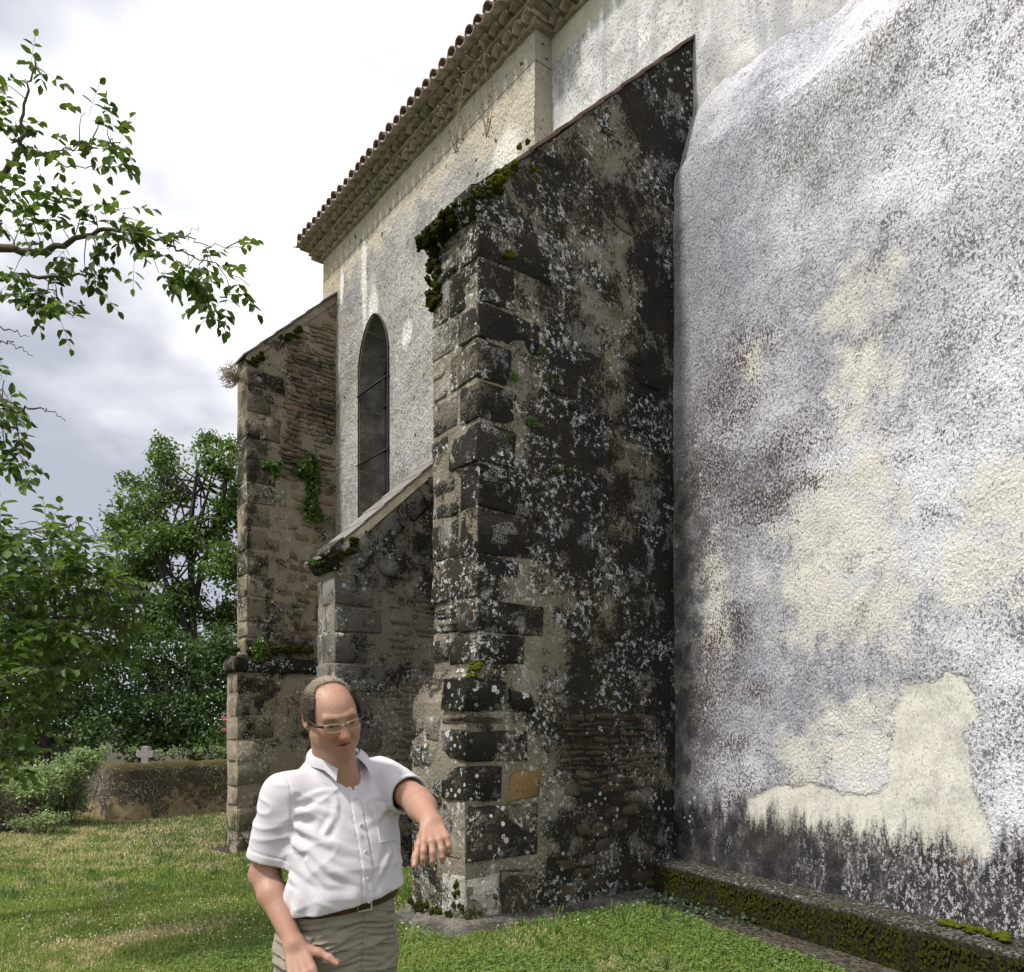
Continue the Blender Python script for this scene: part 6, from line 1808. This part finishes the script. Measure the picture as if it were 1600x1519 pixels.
def shirt_outer(P):
    d = trunk(P)
    d = smin(d, cone(P, SHR - LF * -.012, CUR + (CUR - SHR) * .1, .067, .061), .035)
    d = smin(d, cone(P, SHL + LF * -.02, CUL + (CUL - SHL) * .1, .066, .058), .035)
    d = smin(d, cone(P, SHR + LF * .06 + UP * .010, SHL - LF * .06 + UP * .006, .044, .044), .04)
    r = P - TC; x = r @ LF; y = r @ FW; z = P[:, 2]
    # folds: long soft drapes, hanging from the armpits and pulling across the belly
    wv = vnoise(P * 11, 907)[:, None] * .010 + vnoise(P * 27 + 9, 908)[:, None] * .004
    for (a_, b_, c_, am, wd_) in FOLDS:
        Pw = P + wv
        dd = np.minimum(cone(Pw, a_, b_, 0, 0), cone(Pw, b_, c_, 0, 0))
        kk = np.clip(((P - a_) @ (c_ - a_)) / ((c_ - a_) @ (c_ - a_)), 0, 1)
        tp = 1 - .75 * kk
        d = d - am * tp * np.exp(-(dd / wd_) ** 2) + am * .55 * tp * np.exp(-((dd - wd_ * 2.0) / (wd_ * 1.1)) ** 2)
    u1 = np.stack([x * 5 + z * 3.5, y * 4, z * 12 - x * 8], 1)
    f1 = 1 - np.abs(vnoise(u1 + 3.3, 900)); f2 = 1 - np.abs(vnoise(np.stack([x * 13 + z * 6, y * 9, z * 17 + x * 9], 1), 901))
    amt = sstep(z, 1.48, 1.38)
    d = d - (f1 ** 4 * .004 + f2 ** 4 * .0035 - .002) * amt
    hem = sstep(z, 1.17, 1.06)
    d = d - hem * (.004 * np.sin(np.arctan2(y, x) * 15 + vnoise(P * 9, 77) * 2.5) + .012)
    for sh, cu in ((SHR, CUR), (SHL, CUL)):
        e = nrm(cu - sh); k = (P - sh) @ e
        near = np.exp(-(np.linalg.norm(P - sh - np.clip(k, 0, .3)[:, None] * e, axis=1) / .085) ** 4)
        sw = 1 - np.abs(vnoise(np.stack([k * 26 + x * 12, x * 9, y * 14], 1), 905))
        d = d - near * sw ** 2 * .006
        # stitched cuff
        ce = (cu - sh) @ e
        d = d + near * .0022 * ((k > ce - .030) & (k < ce - .024))
        d = d - near * .0012 * (k > ce - .024)
    front = (y > 0.03)
    xc = .004
    band = front & (np.abs(x - xc) < .017) & (z < 1.44)
    d = d - band * .0022
    d = d + (front & (np.abs(np.abs(x - xc) - .018) < .0022) & (z < 1.44)) * .0020
    pk = front & (x > .058) & (x < .150) & (z > 1.245) & (z < 1.358)
    rim = pk & ((x < .062) | (x > .146) | (z < 1.249 + np.abs(x - .104) * .0) | (z > 1.335))
    d = d - pk * .0018 - rim * .0012
    # shoulder seam
    for sh in (SHR, SHL):
        dd = np.abs((P - sh) @ nrm((sh - TC) * np.array([1, 1, 0])) - .002)
        d = d + (dd < .0026) * (np.linalg.norm(P - sh, axis=1) < .12) * .0022
    return d
NB = TC + UP * 1.497 + FW * .012
def shirt_sdf(P):
    o = shirt_outer(P)
    d = np.maximum(o, -(o + .0085))
    r = P - TC; x = r @ LF; y = r @ FW; z = P[:, 2]
    hemz = 1.046 + .072 * (x + .17) / .34
    d = np.maximum(d, hemz - z)
    for sh, cu in ((SHR, CUR), (SHL, CUL)):
        e = nrm(cu - sh); k = (P - cu) @ e
        lat = np.linalg.norm(P - cu - k[:, None] * e, axis=1)
        d = np.where(lat < .105, np.maximum(d, k - .0005), d)
    # neck hole and open collar
    d = np.maximum(d, -(cone(P, TC + UP * 1.44 + FW * .005, fromh((0, -.02, -.08)), .066, .070)))
    vee = np.maximum(np.abs(x - .004) - (z - 1.395) * .30, np.maximum(-y + .02, 1.395 - z))
    d = np.maximum(d, -vee)
    return np.maximum(d, z - 1.52)
V, Q = surface_net(shirt_sdf, TC + np.array([-.36, -.42, 1.02]), TC + np.array([.40, .30, 1.56]), 0.0036)
shirt = pmesh('shirt', V, Q, 'shirt_cloth')
# collar
def collar(th0, th1, name):
    P = []
    for th in np.linspace(th0, th1, 40):
        a = abs(th) / math.pi                      # 0 front, 1 back
        ct, st = math.cos(th), math.sin(th)
        top = NB + LF * st * .066 + FW * (ct * .070 - .004) + UP * (.034 * a + .012 - .020 * (1 - a) ** 3)
        k = np.clip((abs(th) - abs(th0 if abs(th0) < abs(th1) else th1)) / .5, 0, 1)
        wdt = .048 + .022 * (1 - k) ** 1.5
        out = nrm(LF * st * 1.0 + FW * ct)
        low = top + out * (.030 + .006 * (1 - k)) - UP * wdt + FW * .010 * (1 - k) + LF * math.copysign(.016, th) * (1 - k)
        row = []
        for w_ in np.linspace(0, 1, 8):
            p_ = top + (low - top) * w_ + out * .010 * math.sin(w_ * math.pi) + UP * .004 * math.sin(w_ * math.pi)
            row.append(p_)
        P.append(row)
    P = np.array(P); mb = MB(); mb.grid(P - MAN)
    inn = P - np.array([0, 0, .0022]); mb.grid((inn - MAN)[::-1])
    return link(name, mb.mesh(name), 'shirt_cloth', shirt)
collar(0.42, math.pi + .02, 'collar'); collar(-0.42, -math.pi - .02, 'collar')
# collar stand: a band round the neck
P = []
for th in np.linspace(.38, 2 * math.pi - .38, 60):
    c_ = NB + LF * math.sin(th) * .068 + FW * (math.cos(th) * .072 - .004)
    a = abs(th - math.pi) / math.pi
    P.append([c_ - UP * .056, c_ + UP * (.032 * (1 - a) + .002)])
mb = MB(); mb.grid(np.array(P) - MAN); link('collar_stand', mb.mesh('collar_stand'), 'shirt_cloth', shirt)
def surf_pt(fn, p0, dv, t0, t1):
    k = np.linspace(t0, t1, 260); v = fn(p0 + k[:, None] * dv); i = np.argmax(v > 0); return p0 + k[i] * dv
for z in (1.375, 1.30, 1.225, 1.15, 1.085):
    p_ = surf_pt(shirt_outer, TC + UP * z + LF * .004, FW, .05, .30)
    mb = MB(); mb.tube([p_ - FW * .001 - MAN, p_ + FW * .003 - MAN], .0055, 10); link('button', mb.mesh('button', False), 'shirt_cloth', shirt)

# trousers
def trouser_sdf(P):
    r = P - TC; x = r @ LF; y = r @ FW; z = P[:, 2]
    d = smax(trunk(P, -.013 + .012 * sstep(z, 1.04, .95)), .80 - z, .05)
    d = smin(d, ell(np.stack([x, y, z], 1), (0, -.02, .90), (.168, .150, .15)), .05)
    for sg in (1, -1):
        h_, k_, a_ = leg_pts(sg)
        d = smin(d, smin(cone(P, h_ - UP * .04, k_, .094, .074), cone(P, k_, a_ - UP * .01, .074, .070), .03), .022)
    wr = 1 - np.abs(vnoise(np.stack([x * 9, y * 9, z * 62 + x * 14 * np.sign(x)], 1), 950))
    w2 = 1 - np.abs(vnoise(np.stack([x * 6, y * 6, z * 26 + 3], 1), 951))
    amt = sstep(z, 1.06, 1.00) * sstep(z, .55, .80) * .8 + .2
    d = d - (wr ** 2 * .014 + w2 ** 2 * .009 - .008) * amt
    d = d + .004 * ((y > .05) & (np.abs(x - .006) < .003) & (z > .86))
    sl = np.abs((np.abs(x) - .10) - (1.04 - z) * .45)
    d = d + .003 * ((y > .02) & (sl < .003) & (z > .93) & (z < 1.05))
    d = np.maximum(d, z - 1.092)
    return np.maximum(d, .055 - z + MAN[2])
V, Q = surface_net(trouser_sdf, TC + np.array([-.30, -.30, MAN[2] + .02]), TC + np.array([.30, .30, 1.12]), 0.0046)
trousers = pmesh('trousers', V, Q, 'trouser_cloth')
# belt follows the waist
mb = MB(); P = []
for th in np.linspace(0, 2 * math.pi, 90):
    dv = LF * math.sin(th) + FW * math.cos(th)
    row = []
    for dz, o_ in ((-.018, .001), (-.016, .006), (.016, .006), (.018, .001)):
        x_ = math.sin(th) * .17; z = 1.050 + .05 * (x_ + .17) / .34 + dz
        p_ = surf_pt(lambda A: trunk(A, -.011), TC + UP * z, dv, .05, .30); row.append(p_ + dv * o_)
    P.append(row)
mb.grid(np.array(P) - MAN); belt = link('belt', mb.mesh('belt'), 'belt_leather', trousers)
pb = surf_pt(lambda A: trunk(A, -.004), TC + UP * 1.075 + LF * .0, FW, .05, .30) - MAN
mb = MB(); L2, U2 = LF * .022, UP * .019; mb.tube([pb - L2 - U2, pb + L2 - U2, pb + L2 + U2, pb - L2 + U2, pb - L2 - U2], .0028, 6)
link('buckle', mb.mesh('buckle'), 'steel', belt)
for sg in (1, -1):
    h_, k_, a_ = leg_pts(sg)
    def shoe(P, a_=a_):
        g_ = MAN[2]
        d = smin(cone(P, a_ - UP * .035, a_ + FW * .15 - UP * .052, .048, .036), cone(P, a_, a_ + UP * .02, .046, .046), .03)
        sole = smax(cone(P, a_ - UP * .07 - FW * .03, a_ + FW * .165 - UP * .07, .045, .042), np.abs(P[:, 2] - g_ - .014) - .014, .004)
        return np.maximum(smin(d, sole, .008), g_ - P[:, 2])
    V, Q = surface_net(shoe, a_ + np.array([-.22, -.26, -.12]), a_ + np.array([.26, .14, .10]), .006)
    pmesh('shoe', V, Q, 'shoe_leather')

# hair: a shell on the sides and back plus loose strands
def hair_sdf(P):
    q = toh(P); ax = np.abs(q[:, 0]); y, z = q[:, 1], q[:, 2]
    n = vnoise(np.stack([q[:, 0] * 60, y * 60, z * 160], 1), 960) * .0025 + vnoise(q * 320, 961) * .0012
    d = ell(q, (0, -.016, .018), (.085, .105, .087)) + n + .002 * sstep(z, .05, .12)
    yl = -.010 + .048 * sstep(ax, .040, .068) - .012 * sstep(z, .02, -.03)
    zl = np.where(y > -.02, -.012, -.085); zl = -.012 - .075 * sstep(y, .0, -.05)
    d = smax(d, y - yl, .006)
    d = smax(d, zl - z, .006)
    return np.maximum(d, -ell(q, (0, -.014, .018), (.073, .093, .077))) * HS
V, Q = surface_net(hair_sdf, HC - .16, HC + np.array([.16, .16, .17]), .0034)
hair = pmesh('hair', V, Q, 'hair')
qh = toh(V)
float_attr(hair.data, 'grey', np.clip(sstep(qh[:, 2], .062, .105) * .75 + .02 + .10 * vnoise(qh * 90, 3), 0, 1))  # blond-grey on top, with sunlight painted into the hair colour
rh = np.random.default_rng(5); mb = MB(); gv = []
cnt_ = 0
for _ in range(7000):
    th = rh.uniform(0, 2 * math.pi); ph = math.acos(rh.uniform(-.25, 1))
    n_ = np.array([math.sin(ph) * math.cos(th), math.sin(ph) * math.sin(th), math.cos(ph)])
    q0 = np.array([0, -.015, .018]) + n_ * np.array([.080, .101, .0835])
    ax, y, z = abs(q0[0]), q0[1], q0[2]
    yl = -.004 + .046 * float(sstep(np.array(ax), .040, .068)); zl = -.012 - .075 * float(sstep(np.array(y), .0, -.05))
    thin = y > yl
    if z < zl or (thin and (y > .055 or z < .070 or rh.random() > .02)): continue
    q0 = q0 + n_ * (.001 if thin else .004)
    if thin: dv = nrm(np.array([q0[0] * 3, .8, .25]) + rh.normal(size=3) * .35); L_ = rh.uniform(.012, .03)
    else: dv = np.array([n_[0] * .2, -.75 + .25 * rh.normal(), -.75 * (z < .085) + .1]) + rh.normal(size=3) * .16; dv = nrm(dv - n_ * (dv @ n_) + n_ * (.16 if z < .05 else .10)); L_ = rh.uniform(.014, .030) * (1 if z < .05 else .75)
    pts = [fromh(q0), fromh(q0 + dv * L_ * .5 + n_ * .002), fromh(q0 + dv * L_)]
    mb.tube(np.array(pts) - MAN, np.array([.0009, .0008, .0003]) * (.45 if thin else 1), 3, False); gv += [1.0 if thin else min(1, rh.uniform(0, .25) + .9 * float(sstep(np.array(z), .06, .105)))] * 9
o = link('hair_strands', mb.mesh('hair_strands'), 'hair', hair); float_attr(o.data, 'grey', gv); o['kind'] = 'stuff'

# spectacles
spec = bpy.data.objects.new('glasses', None); COL.objects.link(spec); spec.parent = person
for sg in (1, -1):
    loop = []
    for a in np.linspace(0, 2 * math.pi, 37):
        ex = .0255 * math.copysign(abs(math.cos(a)) ** .55, math.cos(a)); ez = .0135 * math.copysign(abs(math.sin(a)) ** .6, math.sin(a))
        xx = sg * .034 + ex; loop.append(fromh((xx, .106 - (abs(xx) ** 2) * 3.2, -.003 + ez)) - MAN)
    loop = np.array(loop)
    mb = MB(); mb.tube(loop, .0013, 6, False); link('rim', mb.mesh('rim'), 'rim_metal', spec)
    c_ = loop[:-1].mean(0)
    link('lens', mesh_np('lens', np.concatenate([loop[:-1], [c_]]), None, [(i, (i + 1) % 36, 36) for i in range(36)]), 'spectacle_lens', spec)
    mb = MB(); mb.tube(np.array([fromh((sg * .060, .094, .004)), fromh((sg * .076, .080, .004)), fromh((sg * .083, .03, .003)), fromh((sg * .086, -.012, .000)), fromh((sg * .086, -.03, -.02))]) - MAN, [.0034, .0040, .0036, .0030, .002], 6)
    link('temple', mb.mesh('temple'), 'temple_plastic', spec)
mb = MB(); mb.tube(np.array([fromh((-.009, .1055, .003)), fromh((0, .108, .006)), fromh((.009, .1055, .003))]) - MAN, .0013, 6); link('bridge', mb.mesh('bridge'), 'rim_metal', spec)
